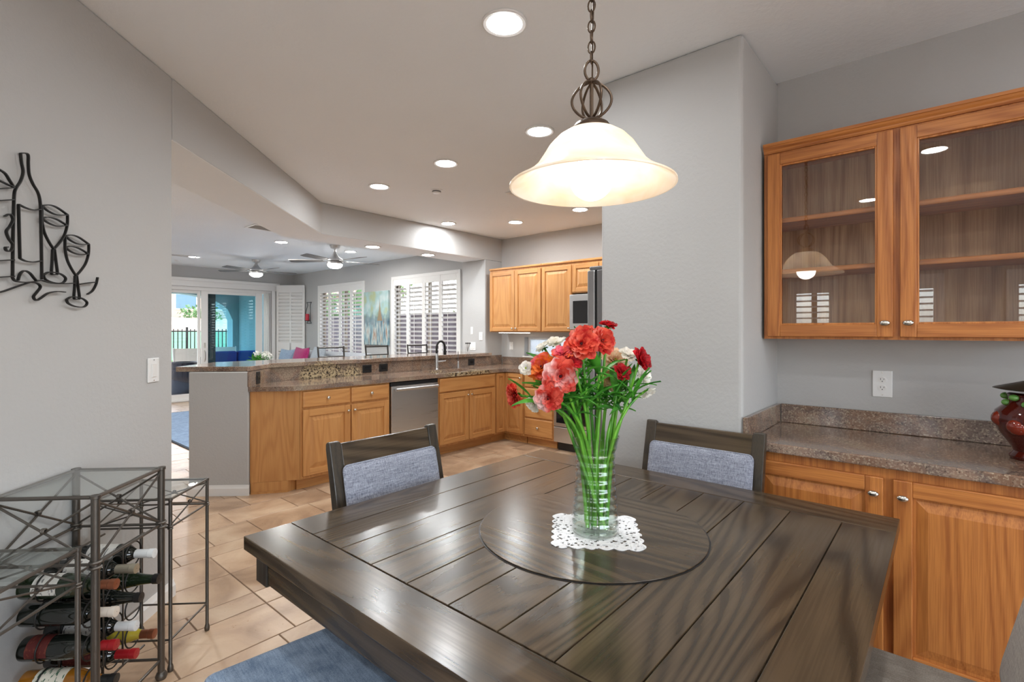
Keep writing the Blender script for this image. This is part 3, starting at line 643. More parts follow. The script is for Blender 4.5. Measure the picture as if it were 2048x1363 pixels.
# ------------------------------------------------------------------ recessed lights, vents, detectors
trim_me = MB().lathe([(.074, -.001), (.098, -.001), (.098, -.006), (.092, -.010), (.078, -.008), (.072, .0)], 32).mesh('trim_ring', WHITE, 40)
lens_ml = MB().lathe([(.0005, -.003), (.0735, -.003)], 32).mesh('lens', LENSL)
lens_me = MB().lathe([(.0005, -.003), (.0735, -.003)], 32).mesh('lens', LENS)
def can(x, y, z, label):
    t = thing('recessed_light', label, 'ceiling light', (x, y, z), 0, 'recessed ceiling lights')
    mk('trim_ring', trim_me, t); mk('lens', lens_ml if z == HL else lens_me, t)
for x, y, z, l in [(1.632, 1.452, HK, 'large recessed ceiling light left of the pendant chain'), (2.669, 2.06, HK, 'recessed ceiling light just left of the pendant shade'),
                   (2.689, 3.019, HK, 'recessed kitchen ceiling light above the smoke detector'), (2.718, 3.97, HK, 'recessed ceiling light nearest the bend of the beam'),
                   (4.213, 4.683, HK, 'recessed kitchen ceiling light close to the beam above the sink'), (4.704, 4.004, HK, 'recessed kitchen ceiling light above the wall cabinets'),
                   (4.676, 3.047, HK, 'recessed ceiling light just under the rim of the pendant shade'), (3.462, 5.19, 2.41, 'left recessed light under the beam over the bar'),
                   (4.311, 5.19, 2.41, 'right recessed light under the beam over the bar'), (3.33, 7.288, HL, 'recessed living room ceiling light left of the nearer fan'),
                   (4.46, 7.312, HL, 'recessed living room ceiling light right of the nearer fan'), (.52, .064, HK, 'recessed ceiling light over the near side of the table'),
                   (1.55, -.9, HK, 'added unseen recessed fill light right behind the near corner of the room'), (-.9, .6, HK, 'added unseen recessed fill light toward the back windows'), (-.9, -1.6, HK, 'added unseen recessed fill light in the back corner'),  # lights behind the camera, added to brighten the dining room
                   (3.0, 9.9, HL, 'added recessed living room fill light near the sliding door'), (1.3, 7.3, HL, 'added recessed living room fill light beyond the left wall'), (1.3, 9.9, HL, 'added recessed living room fill light in the far left corner'), (1.2, 5.3, HL, 'added recessed living room fill light near the open end of the bar')]: can(x, y, z, l)  # these living room lights are added as fill to brighten that room
sm = thing('smoke_detector', 'small round white smoke detector on the kitchen ceiling', 'smoke detector', (3.152, 3.67, HK))
MB().lathe([(.001, -.03), (.035, -.03), (.04, -.026), (.042, -.012), (.036, -.008), (.058, -.006), (.06, 0)], 24).obj('housing', PLATE, sm, 40)
MB().lathe([(.0425, -.013), (.0425, -.020)], 24).obj('grille', BLACK, sm)
s2 = thing('smoke_detector', 'tiny white detector on the living room ceiling by the sliding door', 'smoke detector', (2.95, 10.6, HL)); MB().lathe([(.001, -.02), (.05, -.02), (.055, 0)], 20).obj('housing', PLATE, s2, 40)
def vent(label, x, y, z, rz, L=.36, W_=.22):
    t = thing('ceiling_vent', label, 'vent', (x, y, z), rz)
    m = MB()
    for q in [(-L / 2, L / 2, -W_ / 2, -W_ / 2 + .03), (-L / 2, L / 2, W_ / 2 - .03, W_ / 2), (-L / 2, -L / 2 + .03, -W_ / 2 + .03, W_ / 2 - .03), (L / 2 - .03, L / 2, -W_ / 2 + .03, W_ / 2 - .03)]: m.box(*q, -.008, -.001)
    m.obj('frame', WHITE, t, bevel=.003); Bx(-L / 2 + .02, L / 2 - .02, -W_ / 2 + .02, W_ / 2 - .02, -.002, -.001).obj('duct', BLACK, t)
    me = Bx(-L / 2 + .03, L / 2 - .03, -.007, .007, -.0065, -.0045).mesh('slat', WHITE); n = int((W_ - .06) / .022)
    for k in range(n): mk('slat', me, t, (0, -W_ / 2 + .04 + k * .022, 0), rot=(R(25), 0, 0))
vent('kitchen ceiling vent half hidden by the pendant shade', 3.75, 3.05, HK, R(90)); vent('living room ceiling vent close to the beam', 2.75, 6.45, HL, 0, .40, .3); vent('living room ceiling vent at the far left by the sliding door', 2.80, 9.9, HL, 0, .5, .25)

# ------------------------------------------------------------------ pendant lamp
LX, LY = 1.232, .764; LS = .88; LZ = lambda z: 1.4 + (z - 1.4) * LS
pl = thing('pendant_lamp', 'bronze pendant lamp with alabaster bell shade hanging over the table', 'lamp', (LX, LY, 0))
t = NT('alabaster_shade'); nz = t.n('TexNoise', {'Vector': t.coords((4, 4, 9)), 'Scale': 1.5, 'Detail': 4.0, 'Distortion': 1.0})
cc = t.ramp(nz.outputs[0], [(.3, srgb(250, 232, 206)), (.7, srgb(255, 248, 238))])
tr_ = t.n('BsdfTranslucent', {'Color': cc.outputs[0]}); df = t.n('BsdfPrincipled', {'Base Color': cc.outputs[0], 'Roughness': .25}); mxx = t.n('MixShader', {0: .5}); t.t.links.new(tr_.outputs[0], mxx.inputs[1]); t.t.links.new(df.outputs[0], mxx.inputs[2])
em_ = t.n('Emission', {'Color': cc.outputs[0], 'Strength': .10}); ads = t.n('AddShader'); t.t.links.new(mxx.outputs[0], ads.inputs[0]); t.t.links.new(em_.outputs[0], ads.inputs[1]); SHADE = t.done(ads)
pr = [(r * LS, LZ(z)) for r, z in [(.062, 2.045), (.085, 2.04), (.112, 2.022), (.137, 1.995), (.158, 1.962), (.178, 1.932), (.205, 1.907), (.238, 1.886), (.266, 1.871)]]
MB().lathe(pr + [(.2345, LZ(1.866)), (.230, LZ(1.866))] + [(a - .005, b - .005) for a, b in pr[::-1]], 64).obj('shade', SHADE, pl, 60)
MB().ball((0, 0, LZ(1.893)), .062, 28, 18).obj('bulb', emit('pendant_bulb', (1, .94, .85), 11), pl, 60)
MB().lathe([(.018, LZ(1.957)), (.02, LZ(2.03))], 14, cap=True).obj('socket', WHITE, pl, 40)
MB().lathe([(r * LS, LZ(z)) for r, z in [(.068, 2.040), (.066, 2.052), (.054, 2.068), (.036, 2.078), (.014, 2.084), (.012, 2.09)]], 32, cap=True).obj('cap', BRONZE, pl, 40)
for k in range(6):
    a = math.pi * k / 3; pts = [((.006 + .050 * math.sin(math.pi * q / 14) ** .62) * math.cos(a), (.006 + .050 * math.sin(math.pi * q / 14) ** .62) * math.sin(a), LZ(2.086 + .118 * q / 14)) for q in range(15)]
    MB().tube(pts, .0038, 8).obj('cage_bar', BRONZE, pl, 40)
MB().tube([(0, 0, LZ(2.085)), (0, 0, LZ(2.205))], .0055, 8).obj('stem', BRONZE, pl, 40); MB().ball((0, 0, LZ(2.208)), .011, 12, 8).obj('finial', BRONZE, pl, 50)
MB().torus((0, 0, LZ(2.242)), .0195, .0038, 24, 8, Matrix.Rotation(R(90), 3, 'X'), 1, 1.45).xf(Matrix.Rotation(YAW - R(90), 4, 'Z')).obj('loop', BRONZE, pl, 50)
lk = MB().torus((0, 0, 0), .010, .0024, 16, 6, Matrix.Rotation(R(90), 3, 'X'), 1, 1.75).mesh('chain_link', BRONZE, 50); z = LZ(2.284); k = 0
while z < 2.72: mk('chain_link', lk, pl, (0, 0, z), rot=(0, 0, R(20 + 90 * (k % 2)))); z += .0295; k += 1
MB().tube([(.004, 0, LZ(2.20)), (.010, .004, 2.24), (.006, -.006, 2.40), (.010, .005, 2.56), (0, 0, 2.73)], .0026, 6).obj('cord', BRONZE, pl)
MB().lathe([(.06, HK - .001), (.06, HK - .012), (.045, HK - .022), (.012, HK - .028)], 24, cap=True).obj('canopy', BRONZE, pl, 40)

# ------------------------------------------------------------------ ceiling fans
def fan(label, x, y, drop):
    t = thing('ceiling_fan', label, 'ceiling fan', (x, y, HL), 0, 'ceiling fans in the living room'); zb_ = -drop
    MB().lathe([(.075, -.001), (.075, -.01), (.06, -.045), (.02, -.06)], 24, cap=True).obj('canopy', STEEL, t, 40)
    MB().tube([(0, 0, -.05), (0, 0, zb_ + .12)], .013, 10).obj('downrod', STEEL, t, 40)
    MB().lathe([(.018, zb_ + .13), (.028, zb_ + .10), (.06, zb_ + .05), (.105, zb_ + .02), (.115, zb_), (.115, zb_ - .012), (.10, zb_ - .02), (.118, zb_ - .03), (.118, zb_ - .06), (.11, zb_ - .062)], 28, cap=True).obj('motor_housing', STEEL, t, 40)
    MB().lathe([(.108, zb_ - .062), (.104, zb_ - .085), (.082, zb_ - .108), (.045, zb_ - .122), (.001, zb_ - .127)], 28).obj('light_bowl', MATS.get('fan_bowl') or emit('fan_bowl', (1, .97, .93), 55), t, 60)
    bl = MB().loft([[(px_, w0, .010 * (w0 / .06)), (px_, w1, .010 * (w1 / .06)), (px_, w1, .010 * (w1 / .06) - .006), (px_, w0, .010 * (w0 / .06) - .006)] for px_, w0, w1 in [(.17, -.045, .045), (.25, -.055, .055), (.60, -.065, .065), (.68, -.05, .06)]]); bme = bl.mesh('blade', FANB)
    ir = MB().box(.09, .20, -.018, .018, -.012, -.006).mesh('blade_iron', STEEL)
    for k in range(5):
        a = math.pi + 2 * math.pi * k / 5; wa = a + YAW - R(90)
        b = mk('blade', bme, t, (0, 0, zb_ - .008), rot=(0, 0, wa)); mk('blade_iron', ir, b)
FANB = plain('fan_blade', (.17, .165, .16), .55)
fan('brushed nickel ceiling fan nearer the beam, with lit bowl', 3.99, 6.97, .225); fan('brushed nickel ceiling fan farther away by the sliding door, with lit bowl', 3.86, 9.45, .19)

# ------------------------------------------------------------------ dining table, bench, chairs
TZ = .762; X0, X1, Y0, Y1 = .638, 2.155, .118, 1.655
tb = thing('dining_table', 'large square dark wood dining table with planked top', 'table', ((X0 + X1) / 2, (Y0 + Y1) / 2, 0))
ox, oy = -(X0 + X1) / 2, -(Y0 + Y1) / 2
def L_(x0, x1, y0, y1, z0, z1): return Bx(x0 + ox, x1 + ox, y0 + oy, y1 + oy, z0, z1)
g = .0016
L_(X0 + .012, X1 - .012, Y0 + .012, Y1 - .012, TZ - .043, TZ - .008).obj('core', DARKY, tb)
L_(X0, .787 - g, Y0, Y1, TZ - .042, TZ).obj('end_board', DARKY, tb, bevel=.0025); L_(1.995 + g, X1, Y0, Y1, TZ - .042, TZ).obj('end_board', DARKY, tb, bevel=.0025)
ys_ = [Y1, 1.505, 1.345, 1.19, 1.033, .878, .722, .572, .417, .262, Y0]
for i in range(10): L_(.787 + g, 1.995 - g, ys_[i + 1] + (g if i < 9 else 0), ys_[i] - (g if i else 0), TZ - .042, TZ).obj('plank', DARKX, tb, bevel=.0015)
for i, q in enumerate([(.671, .70, .151, 1.622), (X1 - .062, X1 - .033, .151, 1.622), (.70, X1 - .062, .151, .18), (.70, X1 - .062, 1.593, 1.622)]): L_(*q, .628, TZ - .0425).obj('apron', DARKY if i < 2 else DARKX, tb, bevel=.002)
for a, b in ((.665, .145), (.665, 1.556), (X1 - .1, .145), (X1 - .1, 1.556)): L_(a, a + .073, b, b + .073, .622, TZ - .0425).obj('corner_block', DARKZ, tb, bevel=.003)
cx_, cy_ = 1.397, .887
for q in [(1.05, 1.75, .54, 1.24, .09, .62), (.98, 1.82, .47, 1.31, 0, .088)]: L_(*q).obj('pedestal_base', DARKZ, tb, bevel=.006)
ls_ = thing('lazy_susan', 'flush round dark wood turntable in the middle of the table', 'lazy susan', (1.395, .868, TZ))
MB().lathe([(.0005, 0.0003), (.3615, .0003), (.3615, .0012), (.0005, .0012)], 96).obj('rim_gap', BLACK, ls_)
MB().prism(arc((0, 0), .357, 0, 360 - 360 / 96, 95), .0013, .0042).obj('disc', DARKY, ls_, bevel=.001)
bn = thing('dining_bench', 'blue grey upholstered bench at the near left side of the table', 'bench', (.62, .92, 0), R(-7))
o = Bx(-.22, .22, -.56, .56, .405, .488).obj('seat_cushion', FABB, bn, bevel=.028, segs=4)
Bx(-.205, .205, -.545, .545, .34, .404).obj('seat_frame', DARKY, bn, bevel=.003)
for sx in (-1, 1):
    for sy in (-1, 1): MB().loft([[(sx * .175 + a * k_, sy * .51 + b * k_, zz_) for a, b in ((-.028, -.028), (.028, -.028), (.028, .028), (-.028, .028))] for zz_, k_ in ((0, .75), (.34, 1))]).obj('leg', DARKZ, bn)

def chair(label, x, y, rz, fab):
    t = thing('dining_chair', label, 'chair', (x, y, 0), rz, 'dark wood upholstered dining chairs'); hw = .272
    lean = lambda z: -.115 * max(0, (z - .44) / .52) ** 1.15
    for s in (-1, 1):
        rings = []
        for z, fw_, dp in [(0, .034, .038), (.2, .038, .042), (.44, .046, .05), (.6, .05, .046), (.8, .052, .040), (.93, .052, .036), (.952, .050, .030), (.96, .046, .018)]:
            yb = lean(z) - (.05 * ((.44 - z) / .44) if z < .44 else 0)
            xo = s * hw; xi = s * (hw - fw_)
            rings.append([(min(xo, xi), yb - dp, z), (max(xo, xi), yb - dp, z), (max(xo, xi), yb, z), (min(xo, xi), yb, z)])
        MB().loft(rings).obj('back_post', DARKZ, t, bevel=.004)
    rl = []
    for z, dp in [(.52, .024), (.60, .024), (.8, .024), (.90, .024), (.938, .022), (.950, .014)]: rl.append([(-hw + .051, lean(z) - dp - .004, z), (hw - .051, lean(z) - dp - .004, z), (hw - .051, lean(z) - .004, z), (-hw + .051, lean(z) - .004, z)])
    MB().loft(rl).obj('backrest', DARKX, t, bevel=.003)
    # upholstered pad standing proud of the posts
    a0, a1, b0, b1 = -hw + .038, hw - .038, .53, .868
    def padring(i, yo):
        rr_ = .022; pts = []
        for (cx0, cz0, s0) in ((a1 - rr_ - i, b0 + rr_ + i, -90), (a1 - rr_ - i, b1 - rr_ - i, 0), (a0 + rr_ + i, b1 - rr_ - i, 90), (a0 + rr_ + i, b0 + rr_ + i, 180)):
            for q in range(5): a = R(s0 + 22.5 * q); zc = cz0 + rr_ * math.sin(a); pts.append((cx0 + rr_ * math.cos(a), lean(zc) + yo, zc))
        return pts
    p = MB().loft([padring(.002, .001), padring(.0, .012), padring(.008, .020), padring(.03, .024)]).obj('back_pad', fab, t, 50)
    MB().tube(padring(.001, .012), .0042, 8, True).obj('piping', fab, p, 50)
    Bx(-.255, .255, -.005, .435, .425, .485).obj('seat', fab, t, bevel=.022, segs=4)
    Bx(-.25, .25, -.015, .42, .365, .424).obj('seat_rail', DARKX, t, bevel=.003)
    for s in (-1, 1): MB().loft([[(s * .215 + a * k_, .385 + b * k_, zz_) for a, b in ((-.024, -.024), (.024, -.024), (.024, .024), (-.024, .024))] for zz_, k_ in ((0, .75), (.364, 1))]).obj('front_leg', DARKZ, t)
chair('dark wood dining chair with grey linen back in front of the peninsula', 1.295, 1.715, R(180), FAB)
chair('dark wood dining chair with grey linen back against the pillar wall', 2.218, .855, R(90), FAB)
chair('taupe linen seated dining chair at the near right, partly out of frame', 1.548, -.105, 0, FABT)

# ------------------------------------------------------------------ doily, vase, bouquet
TT = TZ + .0044
t = NT('white_lace'); v = t.coords((1, 1, 1), False)
vo = t.n('TexVoronoi', {'Vector': v, 'Scale': 60.0}); vo2 = t.n('TexVoronoi', {'Vector': v, 'Scale': 170.0})
h1_ = t.math('LESS_THAN', vo.outputs['Distance'], .30); h2_ = t.math('LESS_THAN', vo2.outputs['Distance'], .26)
hole = t.math('MAXIMUM', h1_, h2_); LACE = t.bsdf(col=(.86, .86, .87), rough=.9, alpha=t.math('SUBTRACT', 1.0, hole))
n = 200; sc_ = []
for i in range(n):
    s = 4.0 * i / n; e = int(s); f = s - e; H_ = .128
    x, y = [(-H_ + 2 * H_ * f, -H_), (H_, -H_ + 2 * H_ * f), (H_ - 2 * H_ * f, H_), (-H_, H_ - 2 * H_ * f)][e]
    bmp = .012 * abs(math.sin(math.pi * f * 6)); dr_ = [(0, -1), (1, 0), (0, 1), (-1, 0)][e]; sc_.append((x + dr_[0] * bmp, y + dr_[1] * bmp))
dl = MB().prism(sc_, 0, .0016).obj('lace_doily', LACE, loc=(1.380, .840, TT + .0003)); dl.rotation_euler = (0, 0, R(-55)); tag(dl, 'white crocheted lace doily under the flower vase', 'doily')
VX, VY, VZ = 1.371, .837, TT + .0022
va = thing('flower_vase', 'ribbed clear glass vase holding the bouquet on the table', 'vase', (VX, VY, VZ))
def vr(z):
    k = z / .302
    base = .0735 - .004 * k * 4 if k < .25 else (.0695 - .0095 * math.sin((k - .25) / .5 * math.pi / 2) if k < .75 else .060 + .016 * ((k - .75) / .25) ** 1.6)
    return base + .0016 * math.sin(2 * math.pi * z / .026) * (1 if .02 < z < .27 else 0)
pr = [(.001, 0), (.06, 0), (.070, .003)] + [(vr(z), z) for z in [.008 + .0042 * i for i in range(70)]] + [(.0765, .303), (.0735, .3035)]
pi_ = [(vr(z) - .0035, z) for z in [.008 + .0042 * i for i in range(70)]][::-1]
MB().lathe(pr + pi_[:-1] + [(.06, .014), (.001, .012)], 56).obj('glass', VGLASS, va, 60)
wp = [(.001, .0125), (.06, .0145)] + [(.0655 - .0, .018)] + [(vr(z) - .0042, z) for z in [.024 + .0042 * i for i in range(28)]]
wl_ = wp[-1][1]; MB().lathe(wp + [(.001, wl_)], 48).obj('water', WATER, va, 60)
def petalmat(name, a, b, c_=None):
    t = NT(name); nz = t.n('TexNoise', {'Vector': t.coords((1, 1, 1)), 'Scale': 45.0, 'Detail': 3.0, 'Distortion': .5}); n2 = t.n('TexNoise', {'Vector': t.coords(), 'Scale': 14.0})
    c = t.ramp(nz.outputs[0], [(.35, a), (.62, b)])
    if c_: c = t.mix(t.ramp(n2.outputs[0], [(.5, (0, 0, 0)), (.62, (1, 1, 1))]), c, c_)
    p = t.n('BsdfPrincipled', {'Roughness': .6}); t.set(p.inputs['Base Color'], c); tl = t.n('BsdfTranslucent'); t.set(tl.inputs['Color'], c)
    mx_ = t.n('MixShader', {0: .35}); t.t.links.new(p.outputs[0], mx_.inputs[1]); t.t.links.new(tl.outputs[0], mx_.inputs[2]); return t.done(mx_)
PM = {'coral': petalmat('coral_petals', srgb(205, 36, 34), srgb(242, 110, 84), srgb(250, 176, 160)), 'pink': petalmat('pink_coral_petals', srgb(212, 42, 38), srgb(242, 112, 92), srgb(252, 218, 214)), 'red': petalmat('red_petals', srgb(150, 10, 22), srgb(214, 36, 48)),
      'orange': petalmat('orange_petals', srgb(214, 60, 36), srgb(248, 140, 50), srgb(238, 110, 130)), 'white': petalmat('white_petals', srgb(244, 240, 228), srgb(255, 254, 250)), 'peach': petalmat('peach_petals', srgb(244, 206, 170), srgb(250, 232, 206))}
t = NT('stem_green'); nz = t.n('TexNoise', {'Vector': t.coords((30, 30, 4)), 'Scale': 1.5}); GREEN = t.bsdf(col=t.ramp(nz.outputs[0], [(.3, srgb(52, 128, 24)), (.7, srgb(126, 196, 60))]), rough=.45)
t = NT('leaf_green'); nz = t.n('TexNoise', {'Vector': t.coords(), 'Scale': 12.0}); cl = t.ramp(nz.outputs[0], [(.3, srgb(40, 110, 34)), (.7, srgb(96, 178, 62))])
p_ = t.n('BsdfPrincipled', {'Base Color': cl.outputs[0], 'Roughness': .4}); tl = t.n('BsdfTranslucent', {'Color': cl.outputs[0]}); mx_ = t.n('MixShader', {0: .25}); t.t.links.new(p_.outputs[0], mx_.inputs[1]); t.t.links.new(tl.outputs[0], mx_.inputs[2]); LEAF = t.done(mx_)
EYE = plain('flower_centre', srgb(74, 24, 30), .8); EYEG = plain('flower_centre_green', srgb(150, 170, 40), .8)
def petal(m, M4, L, W_, curl, rr):
    nu, nv = 6, 4; vv = []; ph = rr.uniform(0, 6)
    for i in range(nu + 1):
        u = i / nu; wd = W_ * (math.sin(math.pi * min(.999, .12 + .72 * u)) ** .7); 
        for j in range(nv + 1):
            s = j / nv * 2 - 1
            x = u * L; yv = s * wd; z = curl * L * u * u + .18 * L * (s * s) * (1 - u * .6) + .035 * L * math.sin(ph + s * 5 + u * 3) * u
            if i == nu: x -= .10 * L * abs(s) ** 1.5 + rr.uniform(0, .04) * L
            vv.append(M4 @ Vector((x, yv, z)))
    m.add(vv, [(i * (nv + 1) + j, i * (nv + 1) + j + 1, (i + 1) * (nv + 1) + j + 1, (i + 1) * (nv + 1) + j) for i in range(nu) for j in range(nv)])
RV = Vector((SY, -CY, 0)); FV = Vector((CY, SY, 0)); ZV = Vector((0, 0, 1))
leaf_mes = []
for q in range(3):
    m = MB(); vv = []; rr = random.Random(q)
    for i in range(9):
        u = i / 8; wd = .011 * math.sin(math.pi * u ** .8) * (1.1 - .2 * q) + .0004
        for s in (-1, 0, 1): vv.append((u * .11, s * wd, -.035 * u * u * (1 + q) * .6 + .05 * u + (.004 if s else 0)))
    m.add(vv, [(i * 3 + j, i * 3 + j + 1, i * 3 + j + 4, i * 3 + j + 3) for i in range(8) for j in range(2)]); leaf_mes.append(m.mesh('leaf', LEAF, 60))
def flower(i, px, py, rpx, kind, face, label, dd=0.0, droop=0):
    """bloom placed by its offset from the vase axis in the bouquet (right, up, toward the back)"""
    d = VX * CY + VY * SY + dd; c = RV * ((px - 1024) / 1005 * d) + FV * d + ZV * (1.4 + (661.5 - py) / 1005 * d); rad = rpx * 1.13 / 1005 * d
    rr = random.Random(100 + i); base = Vector((VX, VY, VZ)); ang = rr.uniform(0, 6.28); q0 = rr.uniform(.012, .05)
    foot = base + Vector((q0 * math.cos(ang), q0 * math.sin(ang), .022)); hv = Vector((c.x - base.x, c.y - base.y, 0))
    neck = base + Vector((0, 0, .285)) + (hv.normalized() * min(.05, hv.length * .42) + Vector((rr.uniform(-.015, .015), rr.uniform(-.015, .015), 0)))
    nrm = (RV * face[0] + ZV * face[1] - FV * face[2]).normalized()
    t = thing('garden_flower', label, 'flower', tuple(foot), 0, 'flowers in the vase bouquet')
    L0 = foot; P = [foot, foot.lerp(neck, .5), neck]; endp = c - nrm * rad * .12; ctl = neck + (neck - foot) * .45; 
    for q in range(1, 9):
        s = q / 8; P.append(neck * (1 - s) ** 2 + ctl * 2 * s * (1 - s) * 1.0 + endp * s * s)
    st = MB().tube([p - L0 for p in P], [.0058] * 3 + [.0052 - .0002 * q for q in range(8)], 7); st.obj('stem', GREEN, t, 50)
    z = nrm; x = z.orthogonal().normalized(); y = z.cross(x); B = Matrix((x, y, z)).transposed().to_4x4(); B.translation = c - L0
    m = MB(); layers = [(12, 1.0, .10, .30), (11, .86, .32, .30), (9, .66, .62, .28), (7, .42, 1.0, .24)] if kind != 'white' else [(8, 1.0, .22, .36), (7, .8, .5, .34), (5, .5, .9, .28)]
    for li, (cnt, sc0, el, wf) in enumerate(layers):
        for k in range(cnt):
            a = 2 * math.pi * (k + .5 * (li % 2)) / cnt + rr.uniform(-.12, .12); e = el + rr.uniform(-.1, .12)
            petal(m, B @ Matrix.Translation((0, 0, .02 * rad * li)) @ Matrix.Rotation(a, 4, 'Z') @ Matrix.Rotation(-e, 4, 'Y'), rad * sc0 * rr.uniform(.92, 1.08), rad * sc0 * wf * rr.uniform(.9, 1.15), rr.uniform(-.1, .22), rr)
    b = m.obj('bloom', PM[kind], t, 60)
    cm = MB(); cm.ball((0, 0, rad * .16), rad * .13, 10, 6, (1, 1, .7)); cm.xf(B); cm.obj('flower_centre', EYE if kind not in ('white', 'peach') else EYEG, b, 50)
    cal = MB()
    for k in range(6): petal(cal, B @ Matrix.Translation((0, 0, -.06 * rad)) @ Matrix.Rotation(k * 1.047, 4, 'Z') @ Matrix.Rotation(.45, 4, 'Y'), rad * .45, rad * .10, .2, rr)
    cal.obj('sepals', LEAF, b, 60)
    for k in range(6 if i % 2 else 7):
        s = rr.uniform(.25, .85); pos = neck * (1 - s) ** 2 + ctl * 2 * s * (1 - s) + endp * s * s
        if s < .45: pos = pos + Vector((0, 0, .02))
        o = mk('leaf', leaf_mes[rr.randrange(3)], t, tuple(pos - L0), rot=(rr.uniform(-.5, .5), rr.uniform(-.9, .1), rr.uniform(0, 6.28))); s_ = rr.uniform(.65, 1.25); o.scale = (s_, s_, s_)
FL = [(1163, 690, 34, 'coral', (-.15, .45, .9), 'large coral flower at the top centre of the bouquet', -.03), (1203, 682, 27, 'coral', (.35, .3, .9), 'coral flower right of the large top one', .0), (1216, 652, 18, 'red', (.2, .9, .3), 'highest red flower above the rest of the bouquet', .05),
      (1121, 752, 36, 'pink', (-.1, .05, 1), 'large pink coral flower facing forward at the left of the bouquet', -.09), (1096, 794, 29, 'pink', (-.1, -.25, .95), 'pink coral flower lowest at the left, nodding down', -.10), (1031, 789, 25, 'coral', (-.75, -.2, .5), 'coral flower farthest left of the bouquet', -.03),
      (1086, 735, 30, 'orange', (-.5, .35, .7), 'orange flower behind the large forward facing one', -.02), (1124, 708, 21, 'orange', (-.2, .75, .5), 'orange red flower between the top and left blooms', -.04), (1145, 724, 18, 'red', (.1, .5, .8), 'deep red flower tucked in the middle of the bouquet', -.05),
      (1281, 720, 24, 'red', (.6, .3, .6), 'deep red flower at the far right of the bouquet', .02), (1243, 744, 18, 'red', (.3, .4, .8), 'small red flower low on the right side', .03), (1172, 664, 20, 'coral', (-.1, .8, .3), 'coral flower peeking out behind the large top one', .08),
      (1112, 687, 20, 'white', (-.2, .8, .3), 'white flower in front of the frosted kitchen window, right of the other', .06), (1088, 695, 17, 'white', (-.5, .7, .2), 'white flower in front of the frosted window, left of the other', .08), (1053, 736, 15, 'white', (-.5, .2, .8), 'small white flower with green centre at the left edge', -.02),
      (1068, 806, 17, 'white', (-.5, -.3, .6), 'white flower low between the two left coral ones', -.03), (1256, 711, 21, 'white', (.2, .8, .4), 'white flower just left of the far right red one', .06), (1294, 782, 17, 'white', (.5, -.7, .4), 'drooping white flower lowest at the right', .02),
      (1283, 752, 22, 'white', (.6, .2, .4), 'white flower behind the far right red one', .08), (1228, 722, 30, 'peach', (.2, .4, .5), 'pale peach flower at the back right', .12), (1218, 758, 24, 'peach', (.1, .2, .7), 'pale peach flower low in the back of the bouquet', .10)]
for i, a in enumerate(FL): flower(i, *a)

# ------------------------------------------------------------------ iron tables and wine
TW_ = PEWTER
def knot(m, p, r, axis):
    for k in (-1, 0, 1): m.torus(Vector(p) + axis * (k * r * .8), r * 1.5, r * .62, 14, 6, axis.to_track_quat('Z', 'Y').to_matrix())
def iron_table(label, u0, u1, n0, n1, top, band, low, rp, rb, glassy=True):
    c0 = Vector(U((u0 + u1) / 2, (n0 + n1) / 2)); t = thing('iron_accent_table', label, 'table', tuple(c0), R(45)); a, b = (u1 - u0) / 2, (n1 - n0) / 2
    # local x along the wall, local -y out of the wall
    cs = [(-a, -b), (a, -b), (a, b), (-a, b)]
    for x, y in cs:
        p = MB().lathe([(rp * 1.4, 0), (rp * 1.7, .012), (rp * 1.3, .026), (rp, .03), (rp, top - .012), (rp * 1.25, top - .010), (rp * 1.25, top)], 14, (x, y, 0), True).obj('leg', TW_, t, 40)
        m = MB(); 
        for k in (0, 1): m.torus((x, y, band + rp * (k - .5) * 1.4), rp * 1.15, rp * .42, 16, 6)
        m.obj('collar', TW_, p, 40)
    for i in range(4):
        p, q = Vector((*cs[i], 0)), Vector((*cs[(i + 1) % 4], 0)); z = Vector((0, 0, 1))
        for zz, r_ in ((top - rb * 1.3, rb * 1.25), (band, rb)): MB().tube([p + z * zz, q + z * zz], r_, 8).obj('rail', TW_, t, 40)
        MB().tube([p + z * low, q + z * low], rb, 8).obj('stretcher', TW_, t, 40)
        for s in (0, 1): MB().tube([p + z * (top - .02 if s else band + .008), q + z * (band + .008 if s else top - .02)], rb * .72, 8).obj('cross_brace', TW_, t, 40)
        m = MB(); knot(m, (p + q) / 2 + z * ((top + band) / 2), rb * .9, (q - p).normalized()); m.obj('wrapped_knot', TW_, t, 50)
    if glassy: Bx(-a + rp * .3, a - rp * .3, -b + rp * .3, b - rp * .3, top - .004, top + .002).obj('glass_top', TOPGLASS, t)
    return t
tall = iron_table('tall pewter iron table with glass top holding the wine rack', 1.772, 2.124, -1.585, -1.262, .853, .622, .077, .0125, .0055)
iron_table('low thin legged iron table with glass top at the right of the wine rack', 2.168, 2.452, -1.545, -1.252, .712, .592, .128, .007, .0042)
iron_table('low thin legged iron table with glass top at the left of the wine rack', 1.41, 1.697, -1.555, -1.262, .712, .592, .128, .0075, .0045)
slots = [(2.055, .535), (2.055, .435), (2.055, .330), (2.055, .222), (1.950, .525), (1.950, .418), (1.950, .314), (1.950, .212), (1.846, .520), (1.846, .424), (1.846, .309), (1.846, .190)]
wr = thing('wine_rack', 'wire ring wine rack inside the tall iron table', 'wine rack', U(1.948, -1.42), R(45)); ru = 1.948
for n_ in (-1.325, -1.475):
    yl = -(n_ + 1.42)
    for (u_, z_) in slots: MB().torus((u_ - ru, yl, z_), .0455, .0026, 24, 6, Matrix.Rotation(R(90), 3, 'X')).obj('ring', IRON, wr, 50)
    for z_ in (.14, .59): MB().tube([(-.172, yl, z_), (.172, yl, z_)], .004, 8).obj('cross_bar', TW_, wr, 40)
    for x in (-.05, .05): MB().tube([(x, yl, .14), (x, yl, .59)], .0028, 6).obj('upright', TW_, wr, 40)
